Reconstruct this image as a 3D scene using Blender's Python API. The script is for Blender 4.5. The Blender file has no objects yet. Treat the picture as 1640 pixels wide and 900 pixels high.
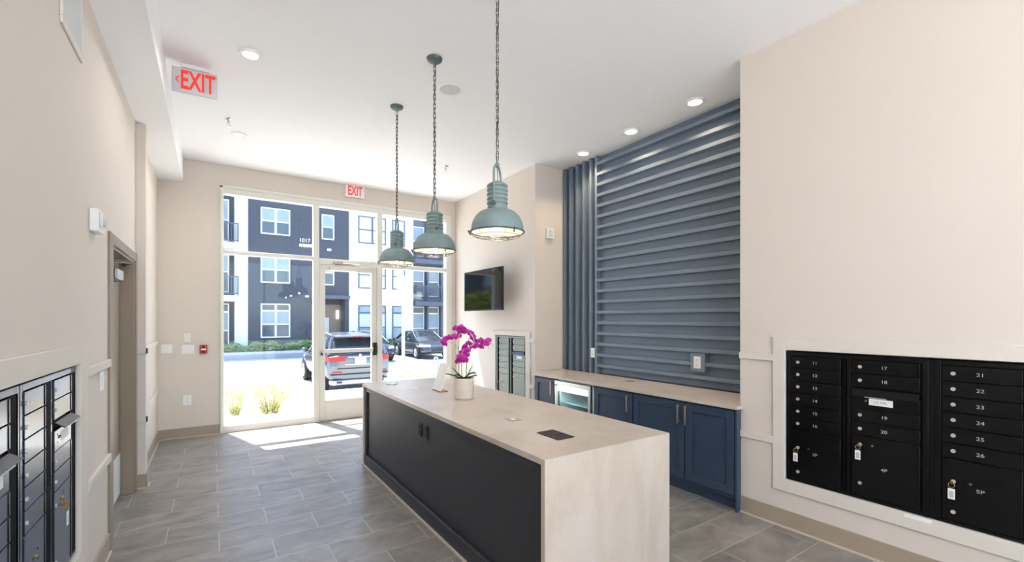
import bpy, bmesh, math, random
from mathutils import Vector, Matrix
random.seed(7)
PI = math.pi
S = bpy.context.scene
COL = S.collection

# ------------------------------------------------------------------ camera
cam_d = bpy.data.cameras.new('camera'); cam = bpy.data.objects.new('camera', cam_d); COL.objects.link(cam)
cam.location = (0, 0, 1.62)
cam.rotation_euler = (PI/2, 0, -0.5876)
cam_d.sensor_width = 36; cam_d.lens = 721.27/1640*36
cam_d.shift_y = (511.76-450)/1640
cam_d.clip_start = 0.02; cam_d.clip_end = 300
S.camera = cam

# ------------------------------------------------------------------ view + light
S.view_settings.view_transform = 'Standard'; S.view_settings.look = 'None'
S.view_settings.gamma = 1; S.view_settings.use_curve_mapping = False
S.view_settings.exposure = 1.1
SUN_DIR = Vector((0.32, -1.05, -2.56)).normalized()
SUN_STRENGTH = 8.6
SKY_STRENGTH = 0.36
DOWNLIGHT_W = 18.0
ALCOVE_W = 17.0
REAR_FILL_W = 2.0
FILL_GLOBE_E = 41.0
w = bpy.data.worlds.new('world'); S.world = w; w.use_nodes = True
nt = w.node_tree; bg = nt.nodes['Background']
sky = nt.nodes.new('ShaderNodeTexSky'); sky.sky_type = 'NISHITA'; sky.sun_disc = False
sky.sun_elevation = math.asin(-SUN_DIR.z); sky.sun_rotation = math.atan2(-SUN_DIR.x, -SUN_DIR.y)
nt.links.new(sky.outputs[0], bg.inputs[0]); bg.inputs[1].default_value = SKY_STRENGTH
sd = bpy.data.lights.new('sun', 'SUN'); sd.energy = SUN_STRENGTH; sd.angle = 0.009; sd.color = (1, .97, .93)
so = bpy.data.objects.new('sun', sd); COL.objects.link(so)
so.rotation_euler = SUN_DIR.to_track_quat('-Z', 'Y').to_euler(); so.location = (0, 15, 20)

# ------------------------------------------------------------------ helpers
def lin(c):
    return tuple(((v/12.92) if v <= .04045 else ((v+.055)/1.055)**2.4) for v in c)
def rgb(r, g, b): return lin((r/255, g/255, b/255))
def mat(name, c, rough=.5, metal=0, var=.06, scale=6, emit=0, ecol=None, bump=0, spec=.5, stretch=None):
    m = bpy.data.materials.new(name); m.use_nodes = True
    n = m.node_tree.nodes; l = m.node_tree.links; b = n['Principled BSDF']
    tc = n.new('ShaderNodeTexCoord'); ns = n.new('ShaderNodeTexNoise'); ns.inputs['Scale'].default_value = scale
    ns.inputs['Detail'].default_value = 4
    if stretch:
        mp = n.new('ShaderNodeMapping'); mp.inputs['Scale'].default_value = stretch
        l.new(tc.outputs['Object'], mp.inputs[0]); l.new(mp.outputs[0], ns.inputs['Vector'])
    else: l.new(tc.outputs['Object'], ns.inputs['Vector'])
    mx = n.new('ShaderNodeMix'); mx.data_type = 'RGBA'
    mx.inputs[6].default_value = tuple(v*(1-var) for v in c)+(1,); mx.inputs[7].default_value = tuple(min(1, v*(1+var)) for v in c)+(1,)
    l.new(ns.outputs['Fac'], mx.inputs[0]); l.new(mx.outputs[2], b.inputs['Base Color'])
    b.inputs['Roughness'].default_value = rough; b.inputs['Metallic'].default_value = metal
    b.inputs['Specular IOR Level'].default_value = spec
    if emit:
        b.inputs['Emission Color'].default_value = (ecol or c)+(1,); b.inputs['Emission Strength'].default_value = emit
    if bump:
        bp = n.new('ShaderNodeBump'); bp.inputs['Strength'].default_value = bump; bp.inputs['Distance'].default_value = .01
        l.new(ns.outputs['Fac'], bp.inputs['Height']); l.new(bp.outputs[0], b.inputs['Normal'])
    return m
def glass_mat(name, tint=(.96, .97, .97), ior=1.45):
    m = bpy.data.materials.new(name); m.use_nodes = True
    n = m.node_tree.nodes; l = m.node_tree.links; n.remove(n['Principled BSDF'])
    tr = n.new('ShaderNodeBsdfTransparent'); tr.inputs[0].default_value = tint+(1,)
    gl = n.new('ShaderNodeBsdfGlossy'); gl.inputs['Roughness'].default_value = .01
    fr = n.new('ShaderNodeFresnel'); fr.inputs[0].default_value = ior
    gm = n.new('ShaderNodeNewGeometry'); inv = n.new('ShaderNodeMath'); inv.operation = 'SUBTRACT'; inv.inputs[0].default_value = 1; l.new(gm.outputs['Backfacing'], inv.inputs[1])
    mu = n.new('ShaderNodeMath'); mu.operation = 'MULTIPLY'; l.new(fr.outputs[0], mu.inputs[0]); l.new(inv.outputs[0], mu.inputs[1])
    ms = n.new('ShaderNodeMixShader'); l.new(mu.outputs[0], ms.inputs[0]); l.new(tr.outputs[0], ms.inputs[1]); l.new(gl.outputs[0], ms.inputs[2])
    l.new(ms.outputs[0], n['Material Output'].inputs[0])
    return m

def BM(): return bmesh.new()
def box(bm, x0, x1, y0, y1, z0, z1):
    vs = [bm.verts.new((x, y, z)) for x in (x0, x1) for y in (y0, y1) for z in (z0, z1)]
    for f in ((0, 1, 3, 2), (4, 6, 7, 5), (0, 4, 5, 1), (2, 3, 7, 6), (0, 2, 6, 4), (1, 5, 7, 3)):
        bm.faces.new([vs[i] for i in f])
    return bm
def frame_of(d):
    d = d.normalized(); a = Vector((0, 0, 1)) if abs(d.z) < .9 else Vector((1, 0, 0))
    u = d.cross(a).normalized(); return u, d.cross(u).normalized()
def cyl(bm, p0, p1, r0, r1=None, seg=16, caps=True):
    p0 = Vector(p0); p1 = Vector(p1); r1 = r0 if r1 is None else r1
    u, v = frame_of(p1-p0)
    A = [bm.verts.new(p0+(u*math.cos(2*PI*i/seg)+v*math.sin(2*PI*i/seg))*r0) for i in range(seg)]
    B = [bm.verts.new(p1+(u*math.cos(2*PI*i/seg)+v*math.sin(2*PI*i/seg))*r1) for i in range(seg)]
    for i in range(seg): bm.faces.new((A[i], A[(i+1) % seg], B[(i+1) % seg], B[i]))
    if caps: bm.faces.new(A[::-1]); bm.faces.new(B)
    return bm
def tube(bm, pts, r, seg=8, closed=False, caps=True):
    pts = [Vector(p) for p in pts]; n = len(pts); rings = []; prev = None
    for i, p in enumerate(pts):
        if closed: d = pts[(i+1) % n]-pts[i-1]
        else: d = pts[min(i+1, n-1)]-pts[max(i-1, 0)]
        d.normalize()
        if prev is None: u, v = frame_of(d)
        else:
            u = (prev-d*prev.dot(d)).normalized(); v = d.cross(u)
        prev = u
        rr = r[i] if isinstance(r, (list, tuple)) else r
        rings.append([bm.verts.new(p+(u*math.cos(2*PI*k/seg)+v*math.sin(2*PI*k/seg))*rr) for k in range(seg)])
    for i in range(n if closed else n-1):
        A, B = rings[i], rings[(i+1) % n]
        for k in range(seg): bm.faces.new((A[k], A[(k+1) % seg], B[(k+1) % seg], B[k]))
    if caps and not closed: bm.faces.new(rings[0][::-1]); bm.faces.new(rings[-1])
    return bm
def lathe(bm, prof, c=(0, 0, 0), seg=32, closed=False):
    c = Vector(c); rings = []
    for r, z in prof:
        if r < 1e-5: rings.append([bm.verts.new(c+Vector((0, 0, z)))])
        else: rings.append([bm.verts.new(c+Vector((r*math.cos(2*PI*k/seg), r*math.sin(2*PI*k/seg), z))) for k in range(seg)])
    pairs = list(zip(rings[:-1], rings[1:]))
    if closed: pairs.append((rings[-1], rings[0]))
    for A, B in pairs:
        for k in range(seg):
            k2 = (k+1) % seg
            if len(A) == 1 and len(B) == 1: continue
            if len(A) == 1: bm.faces.new((A[0], B[k], B[k2]))
            elif len(B) == 1: bm.faces.new((A[k], A[k2], B[0]))
            else: bm.faces.new((A[k], A[k2], B[k2], B[k]))
    return bm
def prism(bm, poly, z0, z1):
    A = [bm.verts.new((x, y, z0)) for x, y in poly]; B = [bm.verts.new((x, y, z1)) for x, y in poly]
    n = len(poly)
    for i in range(n): bm.faces.new((A[i], A[(i+1) % n], B[(i+1) % n], B[i]))
    bm.faces.new(A[::-1]); bm.faces.new(B); return bm
ORG = {}
def link(o): COL.objects.link(o)
def mesh_obj(name, me, m, parent=None, bevel=0, sub=0, smooth=True):
    o = bpy.data.objects.new(name, me); link(o)
    me.materials.append(m)
    if parent is not None:
        o.parent = parent
    if smooth and len(me.polygons):
        me.polygons.foreach_set('use_smooth', [True]*len(me.polygons)); me.set_sharp_from_angle(angle=math.radians(38))
    if bevel:
        b = o.modifiers.new('bevel', 'BEVEL'); b.width = bevel; b.segments = 2; b.limit_method = 'ANGLE'; b.angle_limit = math.radians(40)
    if sub:
        s = o.modifiers.new('subdivision', 'SUBSURF'); s.levels = sub; s.render_levels = sub
    return o
def obj(name, bm, m, parent=None, bevel=0, sub=0, smooth=True, sharp=True):
    """link bm (built in the parent's own frame, or in world coordinates without a parent) as one mesh"""
    bmesh.ops.recalc_face_normals(bm, faces=bm.faces)
    me = bpy.data.meshes.new(name); bm.to_mesh(me); bm.free()
    return mesh_obj(name, me, m, parent, bevel, sub, smooth)
def base_origin(o):
    """put the origin of a single-mesh thing at the middle of its base"""
    me = o.data; xs = [v.co for v in me.vertices]
    c = Vector(((min(v.x for v in xs)+max(v.x for v in xs))/2, (min(v.y for v in xs)+max(v.y for v in xs))/2, min(v.z for v in xs)))
    me.transform(Matrix.Translation(-c)); o.location = c
    return o
def thing(name, label, cat, loc=(0, 0, 0), rotz=0, group=None, rot=None):
    o = bpy.data.objects.new(name, None); link(o); o.empty_display_size = .1
    o.location = loc; o.rotation_euler = rot or (0, 0, rotz)
    o['label'] = label; o['category'] = cat
    if group: o['group'] = group
    return o
def tag(o, label, cat, group=None, kind=None):
    o['label'] = label; o['category'] = cat
    if group: o['group'] = group
    if kind: o['kind'] = kind
    return o
def struct(name, bm, m, parent=None, bevel=0):
    o = obj(name, bm, m, parent, bevel)
    if parent is None: o['kind'] = 'structure'
    return o
def dup(o, parent=None):
    c = o.copy(); link(c)
    if parent is not None: c.parent = parent
    for ch in list(o.children): dup(ch, c)
    return c
def place(o, loc, label, rotz=None, group=None):
    o.location = loc; o['label'] = label
    if rotz is not None: o.rotation_euler = (0, 0, rotz)
    if group: o['group'] = group
    return o
def text(name, s, size, m, parent, loc, rot=(PI/2, 0, 0), depth=.0008, xs=1.0, bold=0):
    """flat raised lettering, centred, converted to a mesh"""
    cu = bpy.data.curves.new('lettering', 'FONT'); cu.body = s; cu.size = size; cu.align_x = 'CENTER'; cu.align_y = 'CENTER'
    cu.extrude = depth; cu.offset = bold
    t = bpy.data.objects.new('lettering', cu); link(t)
    me = bpy.data.meshes.new_from_object(t.evaluated_get(bpy.context.evaluated_depsgraph_get()))
    bpy.data.objects.remove(t)
    me.transform(Matrix.Diagonal((xs, 1, 1, 1)))
    from mathutils import Euler
    me.transform(Matrix.Translation(loc) @ Euler(rot).to_matrix().to_4x4())
    return mesh_obj(name, me, m, parent, smooth=False)

# ------------------------------------------------------------------ materials
M = {}
M['wall'] = mat('beige_wall_paint', rgb(223, 213, 202), .75, var=.015, scale=2)
M['ceiling'] = mat('white_ceiling_paint', rgb(248, 248, 248), .8, var=.01)
M['trim'] = mat('warm_white_trim_paint', rgb(224, 216, 206), .7, var=.015)
M['base'] = mat('taupe_baseboard_paint', rgb(168, 153, 134), .5, var=.02)
M['shoe'] = mat('pale_grout_bead', rgb(205, 192, 175), .6, var=.04, scale=20)
M['taupe'] = mat('taupe_door_paint', rgb(150, 134, 117), .45, var=.03)
M['leaf_door'] = mat('olive_taupe_door_leaf', rgb(150, 138, 115), .45, var=.03)
M['frame_white'] = mat('white_storefront_frame', rgb(233, 231, 222), .4, var=.01)
M['glass'] = glass_mat('clear_window_glass')
M['white'] = mat('white_plastic', rgb(240, 240, 238), .4, var=.01)
M['grille'] = mat('pale_grey_speaker_mesh', rgb(215, 215, 214), .8, var=.05, scale=300)
M['panel'] = mat('charcoal_island_panel', rgb(48, 51, 58), .45, var=.04)
M['cab'] = mat('slate_blue_cabinet_paint', rgb(55, 70, 91), .38, var=.04)
M['slat'] = mat('blue_grey_slat_paint', rgb(116, 130, 146), .5, var=.03, scale=3)
M['steel'] = mat('brushed_steel', rgb(200, 200, 198), .3, 1, var=.04, stretch=(1, 1, 40))
M['chrome'] = mat('chrome', rgb(220, 220, 220), .12, 1, var=.02)
M['nickel'] = mat('satin_nickel', rgb(205, 200, 192), .4, .35, var=.05)
M['brass'] = mat('brass', rgb(190, 160, 90), .3, 1, var=.06)
M['bronze'] = mat('warm_bronze_pull', rgb(186, 174, 160), .38, .9, var=.04)
M['black'] = mat('matt_black', rgb(22, 22, 23), .45, var=.05)
M['blackgloss'] = mat('gloss_black_screen', rgb(8, 9, 11), .06, var=.05)
M['mb_black'] = mat('black_powder_coat', rgb(10, 10, 11), .32, var=.08, scale=30, spec=.3)
M['mb_navy'] = mat('anodised_dark_slate', rgb(76, 84, 98), .2, .8, var=.04, scale=40)
M['mb_grey'] = mat('grey_green_powder_coat', rgb(138, 145, 138), .42, .2, var=.05, scale=40)
M['mb_dark'] = mat('dark_recess_and_reflection', rgb(8, 8, 9), .8, var=.05, spec=.15)
M['flap_blue'] = mat('dark_blue_flap', rgb(66, 76, 100), .35, .2, var=.05)
M['num'] = mat('engraved_silver_lettering', rgb(195, 195, 195), .5, var=.02)
M['paper'] = mat('white_paper', rgb(244, 244, 242), .6, var=.02)
M['ink'] = mat('printed_ink', rgb(70, 75, 90), .6, var=.05)
M['red'] = mat('red_exit_lettering', rgb(222, 46, 32), .5, var=.02, emit=.32, ecol=rgb(232, 50, 34))
M['exit_face'] = mat('silver_exit_panel', rgb(205, 205, 208), .4, var=.02)
M['pull_red'] = mat('red_fire_alarm', rgb(178, 50, 52), .4, var=.04)
M['patina'] = mat('verdigris_enamel', rgb(130, 149, 148), .5, .1, var=.2, scale=14, bump=.1)
M['patina_dark'] = mat('dark_verdigris_rim', rgb(96, 110, 110), .5, .2, var=.25, scale=20)
M['chain'] = mat('aged_grey_chain', rgb(110, 108, 105), .45, .6, var=.1, scale=30)
M['reflector'] = mat('white_enamel_reflector', rgb(205, 200, 190), .4, var=.03)
M['bulb'] = mat('lit_warm_bulb', (1, .86, .66), .4, var=.0, emit=4.5, ecol=(1, .84, .62))
M['lens'] = mat('lit_downlight_lens', (1, 1, 1), .4, var=0, emit=3.2, ecol=(1, .97, .93))
M['lens_dim'] = mat('dim_downlight_lens', (1, 1, 1), .4, var=0, emit=.55, ecol=(1, .99, .97))
M['pot'] = mat('cream_ribbed_ceramic', rgb(226, 214, 202), .45, var=.04, scale=10)
M['leaf'] = mat('dark_orchid_leaf', rgb(58, 80, 52), .4, var=.2, scale=9)
M['leaf_pale'] = mat('pale_blue_green_leaf', rgb(138, 160, 160), .45, var=.1)
M['stem'] = mat('pale_stem', rgb(190, 190, 160), .5, var=.1)
M['moss'] = mat('dark_moss', rgb(50, 58, 40), .9, var=.3, scale=60, bump=.6)
M['petal'] = mat('magenta_petal', rgb(196, 34, 168), .5, var=.22, scale=22)
M['lip'] = mat('deep_pink_lip', rgb(205, 30, 90), .5, var=.15, scale=30)

def stone_mat(name):
    m = mat(name, rgb(206, 193, 179), .32, var=.05, scale=2.2)
    n = m.node_tree.nodes; l = m.node_tree.links; b = n['Principled BSDF']
    tc = n.new('ShaderNodeTexCoord'); mp = n.new('ShaderNodeMapping'); mp.inputs['Scale'].default_value = (3.0, 2.6, 1.0)
    n1 = n.new('ShaderNodeTexNoise'); n1.inputs['Scale'].default_value = 1.1; n1.inputs['Detail'].default_value = 8; n1.inputs['Roughness'].default_value = .62
    n1.inputs['Distortion'].default_value = .5
    l.new(tc.outputs['Object'], mp.inputs[0]); l.new(mp.outputs[0], n1.inputs['Vector'])
    rp = n.new('ShaderNodeValToRGB'); e = rp.color_ramp.elements
    e[0].position = .25; e[0].color = rgb(188, 172, 154)+(1,); e[1].position = .8; e[1].color = rgb(212, 202, 193)+(1,)
    e2 = e.new(.5); e2.color = rgb(205, 190, 172)+(1,)
    n2 = n.new('ShaderNodeTexNoise'); n2.inputs['Scale'].default_value = 90; n2.inputs['Detail'].default_value = 5
    l.new(tc.outputs['Object'], n2.inputs['Vector'])
    mx = n.new('ShaderNodeMix'); mx.data_type = 'RGBA'; mx.blend_type = 'OVERLAY'; mx.inputs[0].default_value = .16
    l.new(n1.outputs['Fac'], rp.inputs[0]); l.new(rp.outputs[0], mx.inputs[6]); l.new(n2.outputs['Color'], mx.inputs[7])
    hs = n.new('ShaderNodeHueSaturation'); hs.inputs['Saturation'].default_value = .85
    l.new(mx.outputs[2], hs.inputs['Color']); l.new(hs.outputs[0], b.inputs['Base Color'])
    return m
M['stone'] = stone_mat('beige_sandy_quartz')

def tile_mat():
    m = bpy.data.materials.new('grey_stone_floor_tile'); m.use_nodes = True
    n = m.node_tree.nodes; l = m.node_tree.links; b = n['Principled BSDF']
    tc = n.new('ShaderNodeTexCoord'); mp = n.new('ShaderNodeMapping')
    mp.inputs['Location'].default_value = (-.043+.65*40, -1.49+.325*40, 0)
    l.new(tc.outputs['Object'], mp.inputs[0])
    br = n.new('ShaderNodeTexBrick'); br.offset = .5; br.offset_frequency = 2; br.squash = 1
    br.inputs['Scale'].default_value = 1; br.inputs['Brick Width'].default_value = .65; br.inputs['Row Height'].default_value = .325
    br.inputs['Mortar Size'].default_value = .0035; br.inputs['Mortar Smooth'].default_value = .1; br.inputs['Bias'].default_value = 0
    br.inputs['Color1'].default_value = (0, 0, 0, 1); br.inputs['Color2'].default_value = (1, 1, 1, 1); br.inputs['Mortar'].default_value = (.5, .5, .5, 1)
    l.new(mp.outputs[0], br.inputs['Vector'])
    # stone clouding, different in every tile
    off = n.new('ShaderNodeVectorMath'); off.operation = 'MULTIPLY_ADD'
    off.inputs[1].default_value = (13, 7, 5); l.new(br.outputs['Color'], off.inputs[0])
    st = n.new('ShaderNodeMapping'); st.inputs['Scale'].default_value = (1.7, 3.4, 1); l.new(tc.outputs['Object'], st.inputs[0])
    l.new(st.outputs[0], off.inputs[2])
    ns = n.new('ShaderNodeTexNoise'); ns.inputs['Scale'].default_value = 1.7; ns.inputs['Detail'].default_value = 8; ns.inputs['Roughness'].default_value = .6
    ns.inputs['Distortion'].default_value = .7; l.new(off.outputs[0], ns.inputs['Vector'])
    rp = n.new('ShaderNodeValToRGB'); e = rp.color_ramp.elements
    e[0].position = .28; e[0].color = rgb(117, 111, 104)+(1,); e[1].position = .75; e[1].color = rgb(167, 160, 151)+(1,)
    l.new(ns.outputs['Fac'], rp.inputs[0])
    tone = n.new('ShaderNodeMapRange'); tone.inputs['To Min'].default_value = .9; tone.inputs['To Max'].default_value = 1.06; l.new(br.outputs['Color'], tone.inputs[0])
    mul = n.new('ShaderNodeVectorMath'); mul.operation = 'SCALE'; l.new(rp.outputs[0], mul.inputs[0]); l.new(tone.outputs[0], mul.inputs['Scale'])
    mx = n.new('ShaderNodeMix'); mx.data_type = 'RGBA'; mx.inputs[7].default_value = rgb(184, 176, 165)+(1,)
    l.new(br.outputs['Fac'], mx.inputs[0]); l.new(mul.outputs[0], mx.inputs[6]); l.new(mx.outputs[2], b.inputs['Base Color'])
    b.inputs['Roughness'].default_value = .36
    bp = n.new('ShaderNodeBump'); bp.inputs['Strength'].default_value = .35; bp.inputs['Distance'].default_value = .003; bp.invert = True
    l.new(br.outputs['Fac'], bp.inputs['Height']); l.new(bp.outputs[0], b.inputs['Normal'])
    return m
M['tile'] = tile_mat()

# ================================================================== THE SETTING
XL, XR, XB, YB, ZC, YA = -.605, 3.727, 3.802, 7.634, 3.825, 5.118
YN, Y0 = 2.105, -3.2          # near edge of the alcove, rear of the room
XS = 4.39                     # wall behind the slats
struct('floor', box(BM(), -1.0, 4.6, Y0-.1, YB+.16, -.12, 0), M['tile'])
struct('ceiling', box(BM(), -1.0, 4.8, Y0-.2, YB+.2, ZC, ZC+.15), M['ceiling'])
struct('ceiling_soffit', box(BM(), XL-.05, -.328, Y0, YB, 3.498, ZC), M['ceiling'])
# left wall: mailbox niche, door opening, shallow pilaster
LN0, LN1, LNZ0, LNZ1 = 1.60, 3.303, .378, 1.384
DY0, DY1, DZ = 4.30, 5.47, 2.165
bm = BM()
box(bm, XL-.22, XL, Y0-.1, LN0, 0, ZC); box(bm, XL-.22, XL, LN1, DY0, 0, ZC)
box(bm, XL-.22, XL, LN0, LN1, 0, LNZ0); box(bm, XL-.22, XL, LN0, LN1, LNZ1, ZC); box(bm, XL-.22, XL-.16, LN0, LN1, LNZ0, LNZ1)
box(bm, XL-.22, XL, DY0, DY1, DZ, ZC); box(bm, XL-.22, XL, DY1, YB+.1, 0, ZC)
box(bm, XL, -.533, 5.57, 5.70, 0, 3.498)
struct('wall_left', bm, M['wall'])
# back wall around the storefront
WX0, WX1, WZ1 = .107, 3.70, 3.53
bm = BM()
box(bm, -.83, WX0, YB, YB+.16, 0, ZC); box(bm, WX1, 4.6, YB, YB+.16, 0, ZC); box(bm, WX0, WX1, YB, YB+.16, WZ1, ZC)
struct('wall_back', bm, M['wall'])
# near right wall with mailbox niche
RN0, RN1, RNZ0, RNZ1 = .03, 1.742, .378, 1.384
bm = BM()
box(bm, XR, XS+.3, Y0-.1, RN0, 0, ZC); box(bm, XR, XS+.3, RN1, YN, 0, ZC)
box(bm, XR, XS+.3, RN0, RN1, 0, RNZ0); box(bm, XR, XS+.3, RN0, RN1, RNZ1, ZC); box(bm, XR+.16, XS+.3, RN0, RN1, RNZ0, RNZ1)
struct('wall_right', bm, M['wall'])
struct('wall_alcove', box(BM(), XS+.022, XS+.3, YN, YA, 0, ZC), M['slat'])
# far right wall with the grey mailbox niche
GN0, GN1, GNZ0, GNZ1 = 5.331, 6.165, .378, 1.374
bm = BM()
box(bm, XB, XS+.3, YA, GN0, 0, ZC); box(bm, XB, XS+.3, GN1, YB, 0, ZC)
box(bm, XB, XS+.3, GN0, GN1, 0, GNZ0); box(bm, XB, XS+.3, GN0, GN1, GNZ1, ZC); box(bm, XB+.16, XS+.3, GN0, GN1, GNZ0, GNZ1)
struct('wall_rear_right', bm, M['wall'])
# wall behind the camera with an opening for a window added as fill light
bm = BM()
box(bm, -1.0, 4.6, Y0-.1, Y0, 0, .06); box(bm, -1.0, 4.6, Y0-.1, Y0, 3.7, ZC)
box(bm, -1.0, -.55, Y0-.1, Y0, .06, 3.7); box(bm, 3.70, 4.6, Y0-.1, Y0, .06, 3.7)
struct('wall_front', bm, M['wall'])
bm = BM()
for x in (-.55, 1.55, 3.64): box(bm, x, x+.06, Y0-.08, Y0-.02, .06, 3.7)
box(bm, -.55, 3.7, Y0-.08, Y0-.02, .06, .12); box(bm, -.55, 3.7, Y0-.08, Y0-.02, 3.64, 3.7)
wf = struct('window_fill', bm, M['frame_white']); obj('glass_pane', box(BM(), -.55, 3.7, Y0-.055, Y0-.05, .06, 3.7), M['glass'], wf)

# baseboards (with the pale bead along the floor as a child)
def baseboard(name, segs, h=.135):
    bm = BM(); b2 = BM()
    for (x0, x1, y0, y1, nx, ny) in segs:
        t, s = .014, .026
        def sl(d): return (x0+min(0, nx*d), x1+max(0, nx*d), y0+min(0, ny*d), y1+max(0, ny*d))
        a = sl(t); box(bm, a[0], a[1], a[2], a[3], 0, h)
        a = sl(s); box(b2, a[0], a[1], a[2], a[3], 0, .012)
    o = struct(name, bm, M['base'], bevel=.003); obj('floor_bead', b2, M['shoe'], o)
    return o
baseboard('baseboard_left', [(XL, XL, Y0, 4.16, 1, 0), (XL, XL, 5.70, YB, 1, 0), (-.533, -.533, 5.57, 5.70, 1, 0), (XL, -.533, 5.57, 5.57, 0, -1)])
baseboard('baseboard_back', [(XL, WX0, YB, YB, 0, -1)])
baseboard('baseboard_right', [(XR, XR, Y0, YN, -1, 0)])
baseboard('baseboard_rear_right', [(XB, XB, YA, YB, -1, 0)])

# chair rails
def rail(name, boxes): 
    bm = BM()
    for b in boxes: box(bm, *b)
    return struct(name, bm, M['trim'], bevel=.004)
n = 1
for z0, z1 in ((1.292, 1.345), (.690-.055, .690)):
    rail('trim_%d' % n, [(XL, XL+.022, 3.47, 4.165, z0, z1)]); n += 1
    rail('trim_%d' % n, [(XL, -.515, 5.552, 5.57, z0, z1), (-.533, -.515, 5.552, 5.72, z0, z1), (XL, XL+.018, 5.72, YB, z0, z1)]); n += 1
    rail('trim_%d' % n, [(XR-.02, XR, 1.827, YN+.002, z0, z1)]); n += 1
    rail('trim_%d' % n, [(XB-.02, XB, YA+.001, 5.225, z0, z1)]); n += 1
# flat board frames round the mailbox niches
def niche_frame(name, x, side, y0, y1, z0, z1, wy, wz):
    bm = BM(); t = .02*side
    a, b = min(x, x+t), max(x, x+t)
    box(bm, a, b, y0-wy, y0, z0-wz, z1+wz); box(bm, a, b, y1, y1+wy, z0-wz, z1+wz)
    box(bm, a, b, y0, y1, z1, z1+wz); box(bm, a, b, y0, y1, z0-wz, z0)
    return struct(name, bm, M['trim'], bevel=.003)
niche_frame('trim_9', XL, 1, LN0, LN1, LNZ0, LNZ1, .165, .10)
niche_frame('trim_10', XR, -1, RN0, RN1, RNZ0, RNZ1, .088, .095)
niche_frame('trim_11', XB, -1, GN0, GN1, GNZ0, GNZ1, .11, .075)

# ---- storefront: window frame with its panes, and the glazed door
F0, F1 = YB-.012, YB+.11
DZT = 2.50
bm = BM()
box(bm, WX0, .140, F0, F1, 0, WZ1); box(bm, 3.612, WX1, F0, F1, 0, WZ1)
box(bm, .140, 3.612, F0, F1, 3.42, WZ1)
box(bm, 1.329, 1.412, F0, F1, 0, 3.42); box(bm, 2.335, 2.419, F0, F1, 0, 3.42)
box(bm, .140, 1.329, F0, F1, 2.558, 2.616); box(bm, 1.412, 2.335, F0, F1, 2.50, 2.59); box(bm, 2.419, 3.612, F0, F1, 2.50, 2.57)
box(bm, .140, 1.329, F0, F1, 0, .095); box(bm, 2.419, 3.612, F0, F1, 0, .095)
# outer lip that makes the stepped profile
box(bm, WX0-.012, WX1+.012, F0-.012, F0, WZ1-.03, WZ1+.012); box(bm, WX0-.012, WX0+.02, F0-.012, F0, 0, WZ1); box(bm, WX1-.02, WX1+.012, F0-.012, F0, 0, WZ1)
wf = struct('window_1', bm, M['frame_white'], bevel=.004)
GY = YB+.05
for (a, b, c, d) in ((.140, 1.329, .095, 2.558), (.140, 1.329, 2.616, 3.42), (1.412, 2.335, 2.59, 3.42), (2.419, 3.612, .095, 2.50), (2.419, 3.612, 2.57, 3.42)):
    obj('glass_pane', box(BM(), a, b, GY, GY+.006, c, d), M['glass'], wf)
# entrance door
D0, D1 = YB+.02, YB+.075
bm = BM()
box(bm, 1.418, 1.508, D0, D1, .012, 2.492); box(bm, 2.245, 2.33, D0, D1, .012, 2.492)
box(bm, 1.508, 2.245, D0, D1, .012, .325); box(bm, 1.508, 2.245, D0, D1, 2.405, 2.492)
dr = struct('door_1', bm, M['frame_white'], bevel=.004)
obj('glass_pane', box(BM(), 1.508, 2.245, GY, GY+.006, .325, 2.405), M['glass'], dr)
bm = BM(); box(bm, 1.46, 2.29, D0-.055, D0-.025, 1.085, 1.145); box(bm, 1.45, 1.475, D0-.055, D0, 1.08, 1.15); box(bm, 2.27, 2.30, D0-.055, D0, 1.08, 1.15)
obj('push_bar', bm, M['frame_white'], dr, .006)
bm = BM(); box(bm, 2.255, 2.322, D0-.06, D0, 1.02, 1.23); cyl(bm, (2.30, D0-.09, 1.06), (2.30, D0-.09, 1.19), .018)
box(bm, 2.29, 2.31, D0-.09, D0-.05, 1.11, 1.14); obj('lock_handle', bm, M['black'], dr, .006)
bm = BM(); cyl(bm, (1.455, D0-.02, 1.075), (1.455, D0, 1.075), .02); box(bm, 1.44, 1.47, D0-.03, D0-.015, 1.05, 1.11); obj('hinge_side_lock', bm, M['black'], dr, .004)
bm = BM(); box(bm, 1.56, 1.98, D0-.07, D0, 2.41, 2.475); obj('closer_body', bm, M['frame_white'], dr, .01)
bm = BM(); tube(bm, [(1.66, D0-.05, 2.48), (1.66, D0-.05, 2.505), (2.02, D0-.10, 2.515), (1.70, F0-.03, 2.53)], .010); box(bm, 1.62, 1.76, F0-.05, F0, 2.515, 2.56); obj('closer_arm', bm, M['bronze'], dr, .003)
bm = BM(); box(bm, 1.415, 2.332, YB-.01, YB+.12, 0, .012); obj('threshold', bm, M['steel'], dr, .003)

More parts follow.
